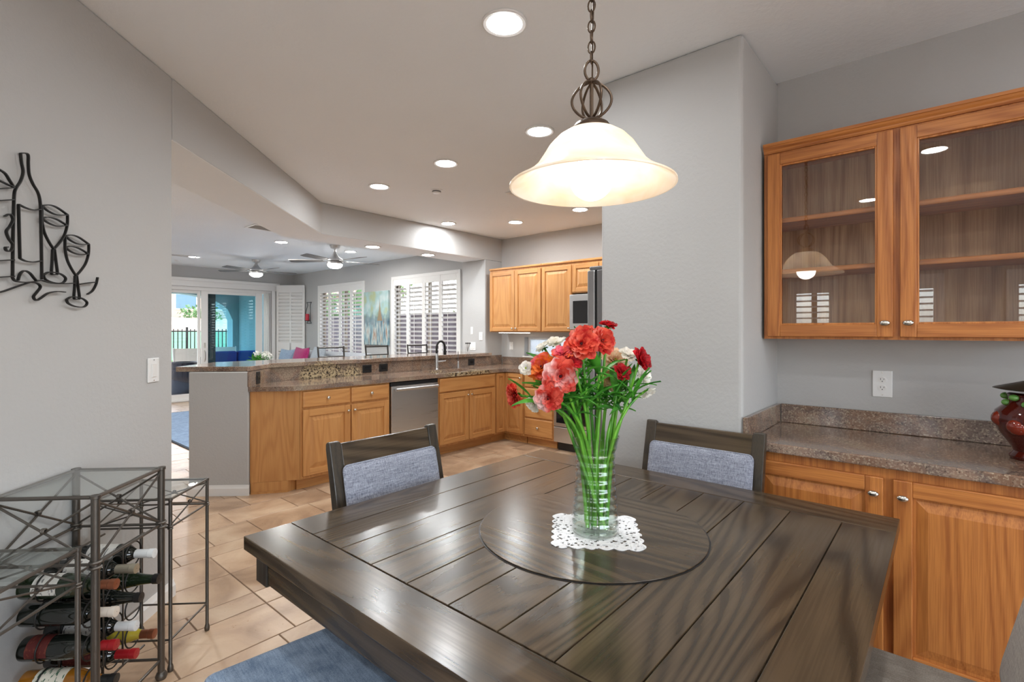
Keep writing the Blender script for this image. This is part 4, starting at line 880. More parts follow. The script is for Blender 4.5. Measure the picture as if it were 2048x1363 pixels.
def bottle(u_, z_, prof, gm, lm_, cm_, label, n0=-1.545, lab=(.07, .17), foil=.075, cap_r=1.12):
    t = thing('wine_bottle', label, 'bottle', U(u_, n0, z_), R(45), 'wine bottles in the rack')
    RX = Matrix.Rotation(R(90), 4, 'X')     # bottle axis z -> -y (out of the wall)
    P = {'bordeaux': [(.001, .008), (.03, .004), (.0365, .004), (.0375, .012), (.0375, .185), (.034, .203), (.024, .218), (.0155, .232), (.0142, .25), (.0142, .298), (.001, .298)],
         'burgundy': [(.001, .008), (.03, .004), (.0385, .004), (.040, .014), (.040, .15), (.036, .18), (.026, .215), (.0165, .245), (.0145, .265), (.0142, .298), (.001, .298)],
         'champagne': [(.001, .008), (.03, .004), (.041, .004), (.043, .016), (.043, .14), (.038, .18), (.027, .22), (.019, .26), (.0155, .30), (.017, .315), (.001, .315)]}[prof]
    MB().lathe(P, 28).xf(RX).obj('glass', gm, t, 40)
    top = P[-1][1]
    fo = MB().lathe([(.0162, top - foil), (.0158 * 1.0, top - .02), (.0165 * cap_r * .95, top - .018), (.0165 * cap_r * .95, top + .002), (.001, top + .003)], 20).xf(RX).obj('capsule', cm_, t, 40)
    if lm_:
        r_ = P[4][0] + .0006; m = MB(); nn = 16; vv = []
        for z in lab:
            for k in range(nn + 1): a = R(-75 + 150 * k / nn + 90 + 35); vv.append((r_ * math.cos(a), r_ * math.sin(a), z))
        m.add(vv, [(k, k + 1, nn + 2 + k, nn + 1 + k) for k in range(nn)]); m.xf(RX); m.obj('label', lm_, t, 60)
DG = plain('dark_bottle_glass', (.008, .010, .008), .05, coat=.5); GG = plain('green_bottle_glass', (.012, .022, .010), .05, coat=.5); AM = plain('amber_wine_bottle', srgb(150, 96, 26), .06, coat=.5); YW = plain('yellow_wine_bottle', srgb(186, 168, 60), .06, coat=.5)
def labelmat(name, bg, ink, sc__=30):
    t = NT(name); nz = t.n('TexNoise', {'Vector': t.coords((14, 120, 90)), 'Scale': 1.0, 'Detail': 1.0}); return t.bsdf(col=t.mix(t.ramp(nz.outputs[0], [(.60, (0, 0, 0)), (.63, (1, 1, 1))]), bg, ink), rough=.6)
LW = labelmat('white_wine_label', srgb(214, 212, 206), srgb(120, 118, 116)); LG = labelmat('cream_wine_label', srgb(226, 220, 204), srgb(70, 110, 84)); LR = labelmat('red_wine_label', srgb(84, 22, 18), srgb(110, 50, 36)); LO = labelmat('orange_wine_label', srgb(150, 84, 44), srgb(60, 30, 20))
FW = plain('white_foil', (.78, .80, .80), .35); FC = plain('copper_foil', srgb(150, 92, 66), .3, .7); FR = plain('red_foil', srgb(168, 28, 36), .35, .2); FB = plain('black_foil', (.015, .015, .015), .35, .2, .6, 60); FP = plain('pewter_foil', srgb(168, 160, 142), .3, .6); FRW = plain('pale_foil', srgb(222, 210, 196), .4)
S = slots
bottle(*S[0], 'bordeaux', DG, LW, FW, 'dark wine bottle with white capsule at the top right of the rack')
bottle(*S[1], 'champagne', GG, None, FB, 'green sparkling wine bottle with crinkled black foil', foil=.09, cap_r=1.2)
bottle(*S[3], 'burgundy', YW, LG, FC, 'pale yellow wine bottle with copper capsule low on the right', lab=(.05, .12))
bottle(*S[4], 'bordeaux', DG, LW, FP, 'dark wine bottle with pewter capsule near the top of the rack')
bottle(*S[5], 'champagne', DG, None, FB, 'black sparkling wine bottle with plain black foil in the middle of the rack', foil=.08)
bottle(*S[6], 'bordeaux', DG, LW, FW, 'dark wine bottle with white capsule lower in the middle of the rack')
bottle(*S[7], 'bordeaux', DG, LR, FR, 'dark wine bottle with pinkish red capsule, lower of the two red ones')
bottle(*S[8], 'burgundy', GG, LW, FC, 'dark green wine bottle with copper screw cap at the upper left', lab=(.05, .13))
bottle(*S[9], 'bordeaux', DG, None, FRW, 'dark wine bottle with pale red ringed capsule on the left')
bottle(*S[10], 'burgundy', DG, LR, FR, 'dark wine bottle with bright red capsule, upper of the two red ones', lab=(.03, .10))
bottle(*S[11], 'burgundy', AM, LG, FB, 'amber white wine bottle with cream label at the bottom left', lab=(.05, .15))

# ------------------------------------------------------------------ wire wall art (flat iron strips standing on edge from the wall)
NW = -1.598
def uz(px, py, off=.012):
    """pixel of the photograph -> (u, z) on the wall plane"""
    tq = (px - 1024) / 1005; rx, ry, rz_ = CY + tq * SY, SY - tq * CY, (661.5 - py) / 1005; d = KL / (ry - rx); return ((rx + ry) * d / math.sqrt(2), 1.4 + rz_ * d)
def smooth(pts, n=6):
    out = []
    for i in range(len(pts) - 1):
        p0, p1, p2, p3 = pts[max(0, i - 1)], pts[i], pts[i + 1], pts[min(len(pts) - 1, i + 2)]
        for k in range(n):
            t_ = k / n; out.append(tuple(.5 * (2 * p1[c] + (p2[c] - p0[c]) * t_ + (2 * p0[c] - 5 * p1[c] + 4 * p2[c] - p3[c]) * t_ ** 2 + (3 * p1[c] - p0[c] - 3 * p2[c] + p3[c]) * t_ ** 3) for c in (0, 1)))
    return out + [pts[-1]]
art = thing('wire_wall_art', 'black iron wire wall art of a wine bottle and two glasses', 'wall art', U(1.95, NW, 1.5), R(45))
def strip(name, pix, sm_=True, closed=False, wdt=.010, th=.0018, off=.010, pu=None):
    P = [uz(*p) for p in pix] if pu is None else pu
    if sm_: P = smooth(P + ([P[0]] if closed else []))
    m = MB(); n = len(P); rings = []
    for i in range(n):
        a, b = P[max(0, i - 1)], P[min(n - 1, i + 1)]; dx, dz = b[0] - a[0], b[1] - a[1]; l = math.hypot(dx, dz) or 1; nx, nz_ = -dz / l * th, dx / l * th
        u_, z_ = P[i][0] - 1.95, P[i][1] - 1.5
        rings.append([(u_ + nx, -off, z_ + nz_), (u_ - nx, -off, z_ - nz_), (u_ - nx, -off - wdt, z_ - nz_), (u_ + nx, -off - wdt, z_ + nz_)])
    return m.loft(rings).obj(name, IRON, art)
A_ = lambda x, y: (x / 3.785, 280 + y / 3.785)
strip('bottle_outline', [A_(*p) for p in [(120, 100), (128, 170), (140, 240), (120, 310), (85, 365), (72, 420), (66, 600), (62, 800), (60, 1000), (62, 1045), (95, 1070), (190, 1075), (270, 1060)]])
strip('bottle_outline', [A_(*p) for p in [(120, 100), (150, 97), (178, 112), (180, 180), (187, 260), (215, 330), (255, 400), (272, 480), (276, 600), (280, 800), (284, 1055)]])
strip('label_strip', [A_(*p) for p in [(105, 485), (108, 600), (112, 760), (116, 895)]]); strip('label_strip', [A_(*p) for p in [(105, 485), (160, 512), (220, 528), (278, 522)]]); strip('label_strip', [A_(*p) for p in [(116, 895), (160, 915), (220, 922), (284, 912)]])
strip('punt_strip', [A_(*p) for p in [(100, 1062), (118, 1010), (150, 988), (190, 1005), (222, 1042), (240, 1062)]])
for dx, dy, sc1 in ((0, 0, 1.0), (178, 228, .92)):
    G = lambda x, y: A_(285 + dx + (x - 285) * sc1, 490 + dy + (y - 490) * sc1)
    strip('glass_rim', [G(*p) for p in [(285, 495), (340, 490), (400, 510), (480, 565)]]); strip('glass_rim', [G(*p) for p in [(285, 495), (330, 535), (400, 565), (480, 565)]])
    strip('wine_line', [G(*p) for p in [(285, 590), (330, 582), (400, 600), (476, 645)]]); strip('wine_line', [G(*p) for p in [(285, 590), (330, 625), (400, 650), (476, 645)]])
    strip('glass_bowl', [G(*p) for p in [(285, 495), (284, 600), (300, 690), (335, 765), (374, 825)]]); strip('glass_bowl', [G(*p) for p in [(480, 565), (478, 640), (455, 720), (415, 780), (374, 825)]])
    strip('glass_stem', [G(*p) for p in [(366, 825), (362, 920), (358, 1008), (380, 1016), (402, 1008), (392, 920), (380, 825)]])
    strip('glass_foot', [G(*p) for p in [(295, 1020), (340, 998), (420, 1010), (465, 1045), (440, 1080), (370, 1078), (310, 1052)]], closed=True)
strip('scroll_base', [A_(*p) for p in [(190, 1075), (245, 1082), (272, 1110), (245, 1150), (220, 1185), (240, 1212), (275, 1195), (330, 1158), (400, 1145), (460, 1150)]])
strip('scroll_base', [A_(*p) for p in [(290, 1062), (360, 1082), (450, 1086), (530, 1082)]]); strip('scroll_base', [A_(*p) for p in [(570, 1090), (640, 1080), (690, 1075)]]); strip('scroll_base', [A_(*p) for p in [(632, 1166), (670, 1140), (698, 1090), (710, 1038)]])
strip('second_bottle', [A_(*p) for p in [(-160, 100), (-120, 150), (-60, 210), (0, 250), (40, 310), (70, 355)]]); strip('second_bottle', [A_(*p) for p in [(-180, 200), (-100, 270), (0, 325), (70, 355)]])
for yy in (360, 450, 905, 1030): strip('second_bottle', [A_(-190, yy + 30), A_(-60, yy + 8), A_(68, yy)], False)
strip('second_bottle', [A_(-190, 380), A_(-190, 700), A_(-188, 1060)], False)
strip('corkscrew_curl', [A_(*p) for p in [(0, 575), (40, 560), (62, 600), (40, 650), (12, 690), (30, 745), (60, 790), (45, 838), (12, 835), (5, 812), (22, 808)]])
strip('scroll_base', [A_(*p) for p in [(-180, 1180), (-60, 1155), (0, 1140), (100, 1105), (190, 1075)]])

# ------------------------------------------------------------------ fruit jar
jr = thing('ceramic_jar', 'glossy dark red ceramic jar with fruit reliefs on the buffet counter', 'jar', (2.725, -.262, .9145))
JR = plain('dark_red_glaze', srgb(70, 14, 12), .08, coat=.6); JB = plain('brown_red_glaze', srgb(120, 36, 18), .08, coat=.6); JG = plain('green_glaze', srgb(96, 150, 70), .1, coat=.5); JK = plain('dark_olive_lid', srgb(36, 34, 28), .35)
MB().lathe([(.001, 0), (.075, 0), (.08, .012), (.066, .03), (.075, .05), (.108, .10), (.124, .145), (.118, .18), (.092, .205), (.082, .225), (.086, .245), (.078, .25), (.001, .245)], 36).obj('body', JR, jr, 50)
for k, (a, z, r_) in enumerate([(148, .168, .034), (150, .095, .042), (195, .13, .04), (100, .13, .04), (215, .18, .03), (60, .15, .04), (250, .1, .04)]):
    q = .098 if z > .12 else .080; MB().ball((q * math.cos(R(a + 45)), q * math.sin(R(a + 45)), z), r_, 16, 10, (.9, .9, .85)).obj('fruit_relief', JB, jr, 50)
rr = random.Random(5)
for k in range(14): a = R(k * 26); z = .212 + .022 * (k % 2); MB().ball((.088 * math.cos(a), .088 * math.sin(a), z), .016, 10, 6, (1, 1, .8)).obj('grape_relief', JG, jr, 50)
MB().lathe([(.001, .300), (.03, .298), (.07, .285), (.118, .270), (.125, .266), (.11, .262), (.04, .258), (.03, .246)], 30).obj('lid', JK, jr, 50)

# ------------------------------------------------------------------ living room
ST = plain('stool_iron', (.045, .04, .036), .45, .6)
def stool(x, label):
    t = thing('bar_stool', label, 'stool', (x, 5.82, 0), 0, 'iron bar stools at the raised bar')
    for sx in (-1, 1):
        MB().tube([(sx * .17, -.19, 0), (sx * .16, -.16, .72)], .011, 8).obj('leg', ST, t, 40)
        MB().tube([(sx * .19, .19, 0), (sx * .175, .16, .72), (sx * .175, .17, .95), (sx * .18, .20, 1.20)], .011, 8).obj('leg', ST, t, 40)
    MB().lathe([(.001, .72), (.19, .72), (.20, .735), (.19, .76), (.001, .765)], 24).obj('seat', FABT, t, 40)
    MB().tube([(-.18, .197, 1.185), (.18, .197, 1.185)], .010, 8).obj('top_rail', ST, t, 40)
    MB().tube([(-.178, .178, 1.07), (.178, .178, 1.07)], .008, 8).obj('mid_rail', ST, t, 40); MB().tube([(-.176, .168, .86), (.176, .168, .86)], .008, 8).obj('low_rail', ST, t, 40)
    for k in range(4): xx = -.105 + .07 * k; MB().tube([(xx, .178, 1.07), (xx, .168, .86)], .005, 6).obj('spindle', ST, t)
    MB().torus((0, 0, .28), .17, .009, 28, 8).obj('footrest', ST, t, 40)
stool(3.39, 'dark iron bar stool in front of the far shutter window'); stool(4.08, 'dark iron bar stool below the canvas painting'); stool(4.79, 'dark iron bar stool behind the faucet')

t = NT('abstract_canvas'); tc = t.n('TexCoord'); sx = t.n('SeparateXYZ'); t.set(sx.inputs[0], tc.outputs['Object']); yv, zv = sx.outputs[1], sx.outputs[2]
st_ = t.n('TexNoise', {'Vector': t.coords((1, 26, 3), False), 'Scale': 1.0, 'Detail': 4.0}); bl = t.n('TexNoise', {'Vector': t.coords((4, 5, 4), False), 'Scale': 1.0, 'Detail': 3.0})
top_ = t.ramp(bl.outputs[0], [(.35, srgb(168, 178, 140)), (.5, srgb(160, 190, 190)), (.68, srgb(196, 208, 206))]); low_ = t.ramp(st_.outputs[0], [(.34, srgb(60, 86, 104)), (.46, srgb(128, 160, 170)), (.56, srgb(196, 204, 198)), (.66, srgb(150, 110, 84))])
c = t.mix(t.ramp(t.math('ADD', zv, t.math('MULTIPLY', bl.outputs[0], .25)), [(.54, (0, 0, 0)), (.62, (1, 1, 1))]), low_, top_)
band = t.ramp(t.math('ABSOLUTE', t.math('SUBTRACT', zv, t.math('MULTIPLY_ADD', bl.outputs[0], .1))), [(.38, (1, 1, 1)), (.42, (1, 1, 1)), (.47, (.0, .0, .0))])
dn = t.n('TexNoise', {'Vector': t.coords((9, 11, 7), False), 'Scale': 1.0, 'Detail': 4.0}); dk = t.math('MULTIPLY', t.ramp(t.math('ADD', t.math('ABSOLUTE', t.math('SUBTRACT', zv, .47)), t.math('MULTIPLY', dn.outputs[0], .35)), [(.22, (1, 1, 1)), (.32, (0, 0, 0))]), .6); c = t.mix(dk, c, srgb(70, 96, 112))
hw_ = t.math('MULTIPLY', t.math('SUBTRACT', .93, zv), .095); tw_ = t.math('MULTIPLY', t.math('LESS_THAN', t.math('ABSOLUTE', t.math('SUBTRACT', yv, .26)), t.math('MULTIPLY', hw_, t.math('MULTIPLY', hw_, 40.0))), t.math('GREATER_THAN', zv, .45)); c = t.mix(t.math('MULTIPLY', tw_, .8), c, srgb(150, 122, 84))
CANVAS = t.bsdf(col=c, rough=.6)
pa = thing('canvas_painting', 'teal abstract canvas painting of a tower between the two shutter windows', 'painting', (WX, 7.67, 1.14)); Bx(-.04, -.002, 0, .785, 0, 1.0).obj('canvas', CANVAS, pa, bevel=.004)
sc1 = thing('wall_sconce', 'black iron candle sconce with red candle left of the far shutter window', 'sconce', (WX, 10.6, 1.57))
m = MB()
for s in (-1, 1): m.tube([(-.03, s * .10, .46), (-.03, s * .055, .40), (-.05, s * .10, .26), (-.06, s * .10, .16), (-.03, s * .055, .05), (-.03, s * .10, 0)], .006, 6)
m.tube([(-.03, -.10, .46), (-.03, .10, .46)], .006, 6); m.tube([(-.03, -.10, .0), (-.03, .10, .0)], .006, 6); m.obj('frame', IRON, sc1, 40)
MB().lathe([(.001, .05), (.055, .05), (.06, .06), (.001, .06)], 16, (-.07, 0, 0)).obj('plate', IRON, sc1, 40)
MB().lathe([(.04, .06), (.04, .20), (.03, .205), (.001, .20)], 16, (-.07, 0, 0)).obj('candle', plain('red_candle', srgb(190, 40, 60), .5), sc1, 40)

SOFA = fabric('pale_grey_sofa', srgb(150, 154, 160), srgb(188, 192, 198))
sf = thing('sofa', 'long pale grey sofa under the shutter windows', 'sofa', (4.55, 7.55, 0))
Bx(0, .90, 0, 3.15, .06, .34).obj('base', SOFA, sf, bevel=.03); Bx(.70, .90, .0, 3.15, .34, .86).obj('back', SOFA, sf, bevel=.05, segs=3)
for y0 in (0, 2.95): Bx(0, .86, y0, y0 + .20, .34, .62).obj('arm', SOFA, sf, bevel=.05, segs=3)
for k in range(3): Bx(.0, .70, .21 + k * .912, .21 + k * .912 + .905, .345, .50).obj('seat_cushion', SOFA, sf, bevel=.045, segs=3); Bx(.47, .70, .21 + k * .912, .21 + k * .912 + .905, .505, 1.0).obj('back_cushion', SOFA, sf, bevel=.09, segs=4)
def pillow(label, x, y, z, s, mat, rz, rx):
    m = MB(); n = 10; vv = []
    for side in (1, -1):
        for i in range(n + 1):
            for j in range(n + 1):
                a, b = i / n * 2 - 1, j / n * 2 - 1; th = (max(0, 1 - a * a) * max(0, 1 - b * b)) ** .45 * .32; pinch = 1 - .10 * (1 - abs(a)) * abs(b) - 0
                vv.append((a * s * (1 - .09 * (1 - b * b) * 0) * (1 - .07 * (1 - abs(b)) * abs(a)), side * th * s, b * s * (1 - .10 * (1 - abs(a)) * abs(b))))
    N = (n + 1) ** 2; m.add(vv, [(k * N + i * (n + 1) + j, k * N + i * (n + 1) + j + 1, k * N + (i + 1) * (n + 1) + j + 1, k * N + (i + 1) * (n + 1) + j) for k in (0, 1) for i in range(n) for j in range(n)])
    o = m.obj('throw_pillow', mat, None, 60, loc=(x, y, z)); o.rotation_euler = (R(rx), 0, R(rz)); tag(o, label, 'pillow', 'throw pillows on the sofa')
pillow('magenta throw pillow on the pale grey sofa', 4.84, 9.78, .79, .29, fabric('magenta_velvet', srgb(120, 20, 72), srgb(176, 44, 112)), 90, 12)
pillow('steel blue throw pillow left of the magenta one', 4.86, 10.42, .77, .26, fabric('steel_blue_linen', srgb(110, 130, 156), srgb(158, 176, 196)), 98, 12)
pillow('large grey throw pillow right of the magenta one', 4.88, 9.20, .80, .30, fabric('cool_grey_linen', srgb(120, 128, 136), srgb(168, 176, 182)), 82, 14)

ft = thing('side_table', 'small dark round side table with a flower arrangement by the sliding door', 'table', (4.03, 9.72, 0))
MB().lathe([(.001, .66), (.24, .66), (.245, .672), (.24, .685), (.001, .685)], 28).obj('top', DARKX, ft, 40); MB().lathe([(.18, 0), (.17, .02), (.035, .05), (.025, .3), (.03, .66)], 20, cap=True).obj('pedestal', DARKZ, ft, 40)
fa2 = thing('hydrangea_arrangement', 'white hydrangea arrangement with dark leaves in a low pot', 'plant', (4.03, 9.72, .6855))
MB().lathe([(.001, 0), (.08, 0), (.10, .10), (.095, .10), (.001, .09)], 20).obj('pot', WHITE, fa2, 40)
rr = random.Random(11)
for k in range(7):
    m = MB(); a = rr.uniform(0, 6.28); q = rr.uniform(.02, .17); c0 = Vector((q * math.cos(a) + .06, q * math.sin(a), .20 + rr.uniform(0, .09)))
    for j in range(46):
        dv = Vector((rr.gauss(0, 1), rr.gauss(0, 1), rr.gauss(0, 1))).normalized(); p = c0 + dv * .062; x_ = dv.orthogonal().normalized() * .017; y_ = dv.cross(x_)
        m.add([p + x_, p + y_, p - x_, p - y_], [(0, 1, 2, 3)])
    m.obj('flower_head', PM['white'], fa2)
for k in range(26):
    o = mk('leaf', leaf_mes[k % 3], fa2, (rr.uniform(-.08, .08), rr.uniform(-.08, .08), .12), rot=(rr.uniform(-.6, .6), rr.uniform(-1.2, -.2), rr.uniform(0, 6.28))); o.scale = (1.7, 2.4, 1.7)
rug = thing('area_rug', 'blue grey area rug on the living room floor', 'rug', (0, 0, 0)); Bx(2.02, 4.5, 6.45, 9.95, .0005, .012).obj('pile', fabric('blue_rug', srgb(92, 120, 156), srgb(140, 166, 196)), rug, bevel=.004)
m = MB()
for q in [(1.99, 2.02, 6.42, 9.98), (4.5, 4.53, 6.42, 9.98), (2.02, 4.5, 6.42, 6.45), (2.02, 4.5, 9.95, 9.98)]: m.box(*q, .0005, .011)
m.obj('border', plain('rug_edge', srgb(52, 60, 72), .9), rug)

# ------------------------------------------------------------------ outdoors
GRD = NT('desert_ground'); nz = GRD.n('TexNoise', {'Vector': GRD.coords((1, 1, 1), False), 'Scale': .8, 'Detail': 6.0}); GROUND = GRD.bsdf(col=GRD.ramp(nz.outputs[0], [(.35, srgb(158, 140, 120)), (.65, srgb(182, 166, 146))]), rough=.95)
CONC = plain('patio_concrete', srgb(205, 198, 188), .8); TURF = plain('turf', srgb(66, 118, 84), .95, bump=.4, bscale=60); STUC = plain('teal_stucco', srgb(120, 150, 156), .85, bump=.3, bscale=40); BLOCK = plain('block_wall', srgb(108, 98, 106), .9)
vv = []; fs = []; nx = 24
ysg = [-40, 11.6, 20.8, 29, 36, 42, 56, 62, 80, 140]; zg = [-.13, -.13, -.13, .68, 1.4, 2.4, 3.0, 3.1, 3.6, 7.0]
for j, (yy, zz) in enumerate(zip(ysg, zg)):
    for i in range(nx + 1): vv.append((-60 + 150 * i / nx, yy, zz + (random.Random(i * 31 + j).uniform(-.15, .15) if j > 4 else 0)))
fs = [(j * (nx + 1) + i, j * (nx + 1) + i + 1, (j + 1) * (nx + 1) + i + 1, (j + 1) * (nx + 1) + i) for j in range(len(ysg) - 1) for i in range(nx)]
struct(MB().add(vv, fs).obj('ground_desert', GROUND, smooth=60))
struct(Bx(-1, 8.2, 11.57, 17.2, -.12, -.02).obj('patio_slab', CONC)); struct(MB().loft([[(-12, yy, zz + .03), (40, yy, zz + .03), (40, yy, zz - .1), (-12, yy, zz - .1)] for yy, zz in ((20.8, -.13), (29, .68), (35.8, 1.38))]).obj('lawn', TURF)); struct(Bx(5.7, 9.3, -6, 11.5, -.12, -.03).obj('side_yard', plain('gravel', srgb(150, 138, 128), .95, bump=.5, bscale=80))); struct(Bx(-8, -2.4, -8, 6, -.12, -.03).obj('ground_bounce_windows', CONC)); struct(Bx(-2.3, 6, -9, -3.15, -.12, -.03).obj('ground_bounce_door', CONC))  # last two slabs: unseen pale ground added to bounce sunlight indoors
# patio cover: roof slab, arched end wall, side wall
pc = bpy.data.objects.new('patio_cover', None); C.objects.link(pc); struct(pc, 'covered patio with arched stucco wall outside the sliding door')
Bx(-1, 6.0, 11.57, 15.5, 2.72, 2.95).obj('patio_roof', plain('patio_ceiling', srgb(120, 128, 134), .8), pc)
def arch(a0, a1, spring, rise, n=20): return [(a1 - (a1 - a0) * i / n, spring + rise * math.sin(math.acos(max(-1, min(1, 1 - 2 * i / n))))) for i in range(n + 1)]
ap = [(-1, 0), (-1, 2.72), (5.72, 2.72), (5.72, 0), (5.5, 0)] + arch(2.9, 5.5, 1.72, .68) + [(2.9, 0), (2.4, 0)] + arch(-.6, 2.4, 1.72, .68) + [(-.6, 0)]
bmx = bmesh.new(); f0 = [bmx.verts.new((x, 15.0, z - .02)) for x, z in ap]; fc = bmx.faces.new(f0); ex = bmesh.ops.extrude_face_region(bmx, geom=[fc]); bmesh.ops.translate(bmx, verts=[v for v in ex['geom'] if isinstance(v, bmesh.types.BMVert)], vec=(0, .4, 0)); bmesh.ops.recalc_face_normals(bmx, faces=bmx.faces)
me = bpy.data.meshes.new('arched_wall'); bmx.to_mesh(me); bmx.free(); me.materials.append(STUC); mk('arched_wall', me, pc)
Bx(5.66, 5.9, 13.75, 15.4, -.02, 2.72).obj('side_wall', STUC, pc)
Bx(3.90, 4.06, 12.02, 12.18, -.02, 2.72).obj('post', plain('dark_timber', srgb(44, 34, 30), .7, bump=.6, bscale=20), pc)
# iron fence
fn = thing('iron_fence', 'thin black iron picket fence across the back yard', 'fence', (0, 19.6, -.13))
for z in (.15, 1.50): Bx(-2, 16, -.02, .02, z, z + .04).obj('rail', IRON, fn)
for k in range(8): x = -1.95 + k * 2.55; Bx(x, x + .06, -.03, .03, 0, 1.66).obj('post', IRON, fn)
m = MB(); x = -1.8
while x < 16: m.box(x, x + .026, -.011, .011, .05, 1.6); x += .125
o = m.obj('pickets', IRON, fn); o['kind'] = 'stuff'
# loungers
SL = plain('white_sling', srgb(228, 222, 214), .8)
def lounger(x, y, label):
    t = thing('patio_lounger', label, 'lounger', (x, y, -.02), R(-20), 'white loungers on the patio')
    MB().loft([[(-.30, yy, zz), (.30, yy, zz), (.30, yy, zz - .02), (-.30, yy, zz - .02)] for yy, zz in ((0, .34), (1.2, .32))]).obj('seat_sling', SL, t)
    MB().loft([[(-.30, yy, zz), (.30, yy, zz), (.30, yy + .02, zz - .012), (-.30, yy + .02, zz - .012)] for yy, zz in ((0, .34), (-.35, 1.0))]).obj('back_sling', SL, t)
    for s in (-1, 1):
        MB().tube([(s * .31, -.36, 1.01), (s * .31, 0, .34), (s * .31, 1.22, .32)], .016, 8).obj('side_rail', WHITE, t, 40)
        for yy in (.05, 1.0): MB().tube([(s * .31, yy, .33), (s * .31, yy, 0)], .014, 8).obj('leg', WHITE, t, 40)
        MB().tube([(s * .33, .0, .34), (s * .36, -.05, .55), (s * .36, .3, .57), (s * .33, .4, .34)], .014, 8).obj('armrest', IRON, t, 40)
lounger(4.18, 14.1, 'left white patio lounger seen through the open slider'); lounger(5.15, 14.75, 'right white patio lounger beside the slider stile')
ps = thing('patio_sofa', 'patio loveseat with royal blue cushions outside the tinted glass', 'sofa', (4.95, 12.75, -.02))
WK = plain('dark_wicker', (.03, .028, .026), .6, bump=.6, bscale=60); NB = plain('royal_blue_cushion', srgb(20, 60, 128), .85)
Bx(-.75, .75, 0, .75, .05, .32).obj('frame', WK, ps, bevel=.02); Bx(-.75, .75, .62, .75, .32, .80).obj('back', WK, ps, bevel=.02)
for x in (-.75, .62): Bx(x, x + .13, 0, .62, .32, .62).obj('arm', WK, ps, bevel=.02)
for x in (-.60, .01): Bx(x, x + .59, .02, .61, .325, .46).obj('seat_cushion', NB, ps, bevel=.03); Bx(x, x + .59, .44, .615, .465, .93).obj('back_cushion', NB, ps, bevel=.04)
pn = thing('patio_planter', 'navy blue cylindrical planter on the patio below the bar end', 'planter', (3.66, 12.68, -.02)); MB().lathe([(.001, 0), (.24, 0), (.26, .02), (.28, .70), (.29, .74), (.27, .74), (.255, .66), (.001, .66)], 32).obj('pot', plain('navy_glaze', srgb(16, 24, 44), .25), pn, 40)
# plants, houses, trees
def bush(name, label, x, y, z, r_, mat, n=420, sq=.8, trunk=0, cat='bush', leaf=.10):
    t = thing(name, label, cat, (x, y, z), 0, 'plants in the yard and beyond'); rr = random.Random(int(x * 97 + y)); m = MB()
    blobs = [(Vector((rr.uniform(-.5, .5) * r_, rr.uniform(-.5, .5) * r_, trunk + r_ * sq * rr.uniform(.5, 1.0))), r_ * rr.uniform(.45, .7)) for k in range(7)]
    for k in range(n):
        c0, br = blobs[k % 7]; dv = Vector((rr.gauss(0, 1), rr.gauss(0, 1), rr.gauss(0, 1))).normalized(); p = c0 + dv * br * rr.uniform(.6, 1.02); p.z = max(p.z, trunk * .6 + .02)
        x_ = Vector((rr.gauss(0, 1), rr.gauss(0, 1), rr.gauss(0, 1))).normalized() * leaf * r_; y_ = dv.cross(x_).normalized() * leaf * r_ * .6
        m.add([p - x_, p + y_, p + x_, p - y_], [(0, 1, 2, 3)])
    m.obj('foliage', mat, t)
    tr_ = MB(); tr_.tube([(0, 0, 0), (.03 * r_, 0, max(.2, trunk) * .6), (0, .05 * r_, max(.3, trunk + r_ * .4))], [.09 * r_, .07 * r_, .04 * r_], 8); tr_.obj('trunk', plain('bark', srgb(96, 78, 62), .9) if 'bark' not in MATS else MATS['bark'], t)
BG1 = plain('sage_foliage', srgb(122, 150, 92), .8); BG2 = plain('green_foliage', srgb(92, 130, 74), .8); BGM = plain('magenta_bloom', srgb(150, 40, 120), .8)
for k, (x, y) in enumerate([(4.6, 18.7), (6.2, 18.8), (8.6, 18.9)]): bush('yard_shrub', ['sage green shrub in front of the fence at the left', 'sage green shrub in front of the fence seen through the tinted glass', 'sage green shrub at the right end of the fence'][k], x, y, -.13, .55, BG1)
def house(label, x, y, z, wd, dp, ht, wallc, roofc):
    t = thing('house', label, 'house', (x, y, z), 0, 'houses beyond the yard'); wm = plain('house_wall', wallc, .9); rm = plain('house_roof', roofc, .9)
    Bx(-wd / 2, wd / 2, 0, dp, -1, ht).obj('walls', wm, t); o_ = .5
    MB().add([(-wd / 2 - o_, -o_, ht), (wd / 2 + o_, -o_, ht), (wd / 2 + o_, dp + o_, ht), (-wd / 2 - o_, dp + o_, ht), (-wd / 2 + 2, dp / 2, ht + 1.5), (wd / 2 - 2, dp / 2, ht + 1.5)], [(0, 1, 5, 4), (1, 2, 5), (2, 3, 4, 5), (3, 0, 4), (0, 3, 2, 1)]).obj('roof', rm, t)
    for k in range(4):
        x0 = -wd / 2 + wd * (k + .3) / 4; f = Bx(x0, x0 + 1.6, -.08, .02, .9, 2.2).obj('window', WHITE, t); Bx(x0 + .1, x0 + 1.5, -.10, -.081, 1.0, 2.1).obj('pane', plain('house_pane', srgb(90, 130, 150), .1) if 'house_pane' not in MATS else MATS['house_pane'], f)
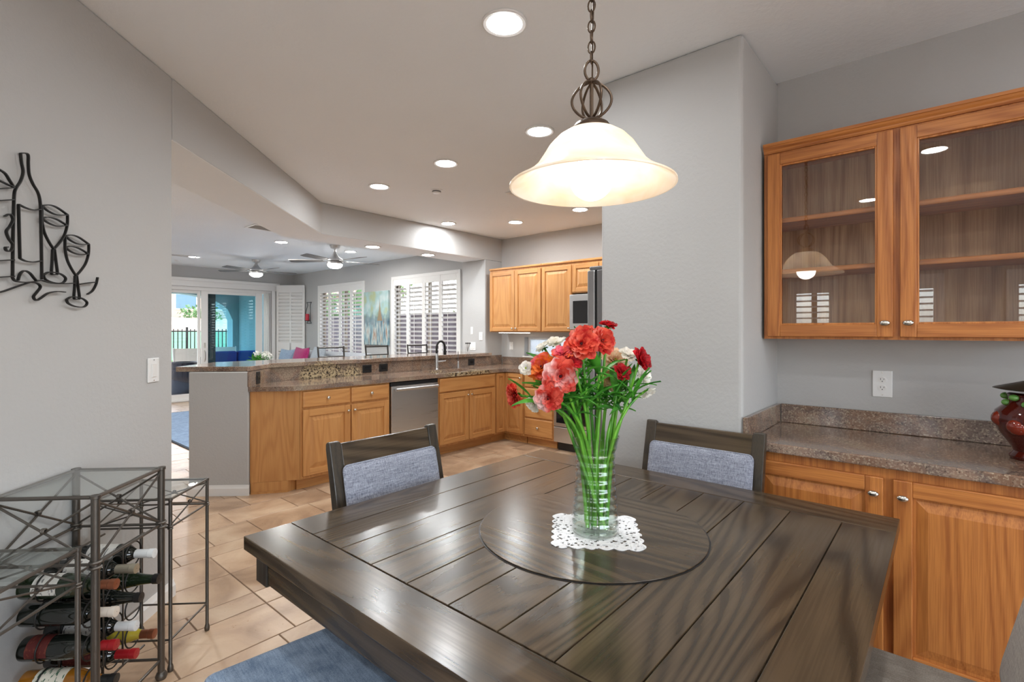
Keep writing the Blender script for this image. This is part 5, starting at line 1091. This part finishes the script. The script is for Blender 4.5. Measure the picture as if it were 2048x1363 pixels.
house('pale tan house with brown tile roof on the left of the rise', 14.5, 46, 2.2, 11, 8, 2.7, srgb(206, 186, 168), srgb(150, 116, 98)); house('pale tan house farther right on the rise', 28, 48, 2.4, 11, 8, 2.6, srgb(212, 190, 170), srgb(140, 112, 100))
bush('bougainvillea', 'magenta flowering bush beside the tan house', 17.3, 42.5, 1.6, 1.3, BGM, 500); bush('hedge_bush', 'round green bush in front of the tan house', 13.4, 42.5, 1.6, 1.4, BG2, 500); bush('hedge_bush', 'round green bush right of the magenta flowering bush', 20.6, 42.6, 1.7, 1.4, BG2, 500); bush('hedge_bush', 'green bush in front of the right hand house', 24.4, 43.2, 1.8, 1.3, BG2, 500)
for k, (x, y, r_) in enumerate([(12, 62, 4.6), (23, 64, 4.8), (34, 63, 4.6), (45, 66, 4.8)]): bush('desert_tree', ['tall sage tree behind the left house', 'tall sage tree between the two houses', 'tall sage tree behind the right house', 'tall sage tree at the far right beyond the houses'][k], x, y, 3.0, r_, BG1, 900, .8, 2.0, 'tree', .07)
# side yard wall and shrubs outside the shutter windows
sw = thing('block_wall', 'grey concrete block garden wall outside the shutter windows', 'wall', (7.75, 2, -.03)); bl_me = Bx(.004, .196, .004, .396, .004, .196).mesh('block', BLOCK)
Bx(.01, .19, 0, 17.4, 0, 1.78).obj('mortar_core', plain('mortar', srgb(104, 96, 100), .95), sw)
for r_ in range(3, 9):
    for k in range(13, 36): mk('block', bl_me, sw, (0, k * .4 + (.2 if r_ % 2 else 0), r_ * .2))
Bx(-.01, .21, 0, 17.4, 1.8, 1.86).obj('coping', BLOCK, sw)
bush('yard_shrub', 'leafy green tree above the block wall outside the far shutter window', 9.9, 15.2, .9, 1.6, BG2, 500); bush('yard_shrub', 'leafy green shrub outside the near shutter window', 9.3, 10.6, .9, .9, BG1, 400)

ev = bpy.data.objects.new('roof_eave', None); C.objects.link(ev); struct(ev, 'tan roof eave outside the shutter windows')
TAN = plain('eave_tan', srgb(168, 140, 112), .85)
Bx(5.66, 6.75, .5, 11.4, 2.50, 2.56).obj('soffit', TAN, ev); Bx(6.72, 6.80, .5, 11.4, 2.42, 2.66).obj('fascia', TAN, ev)
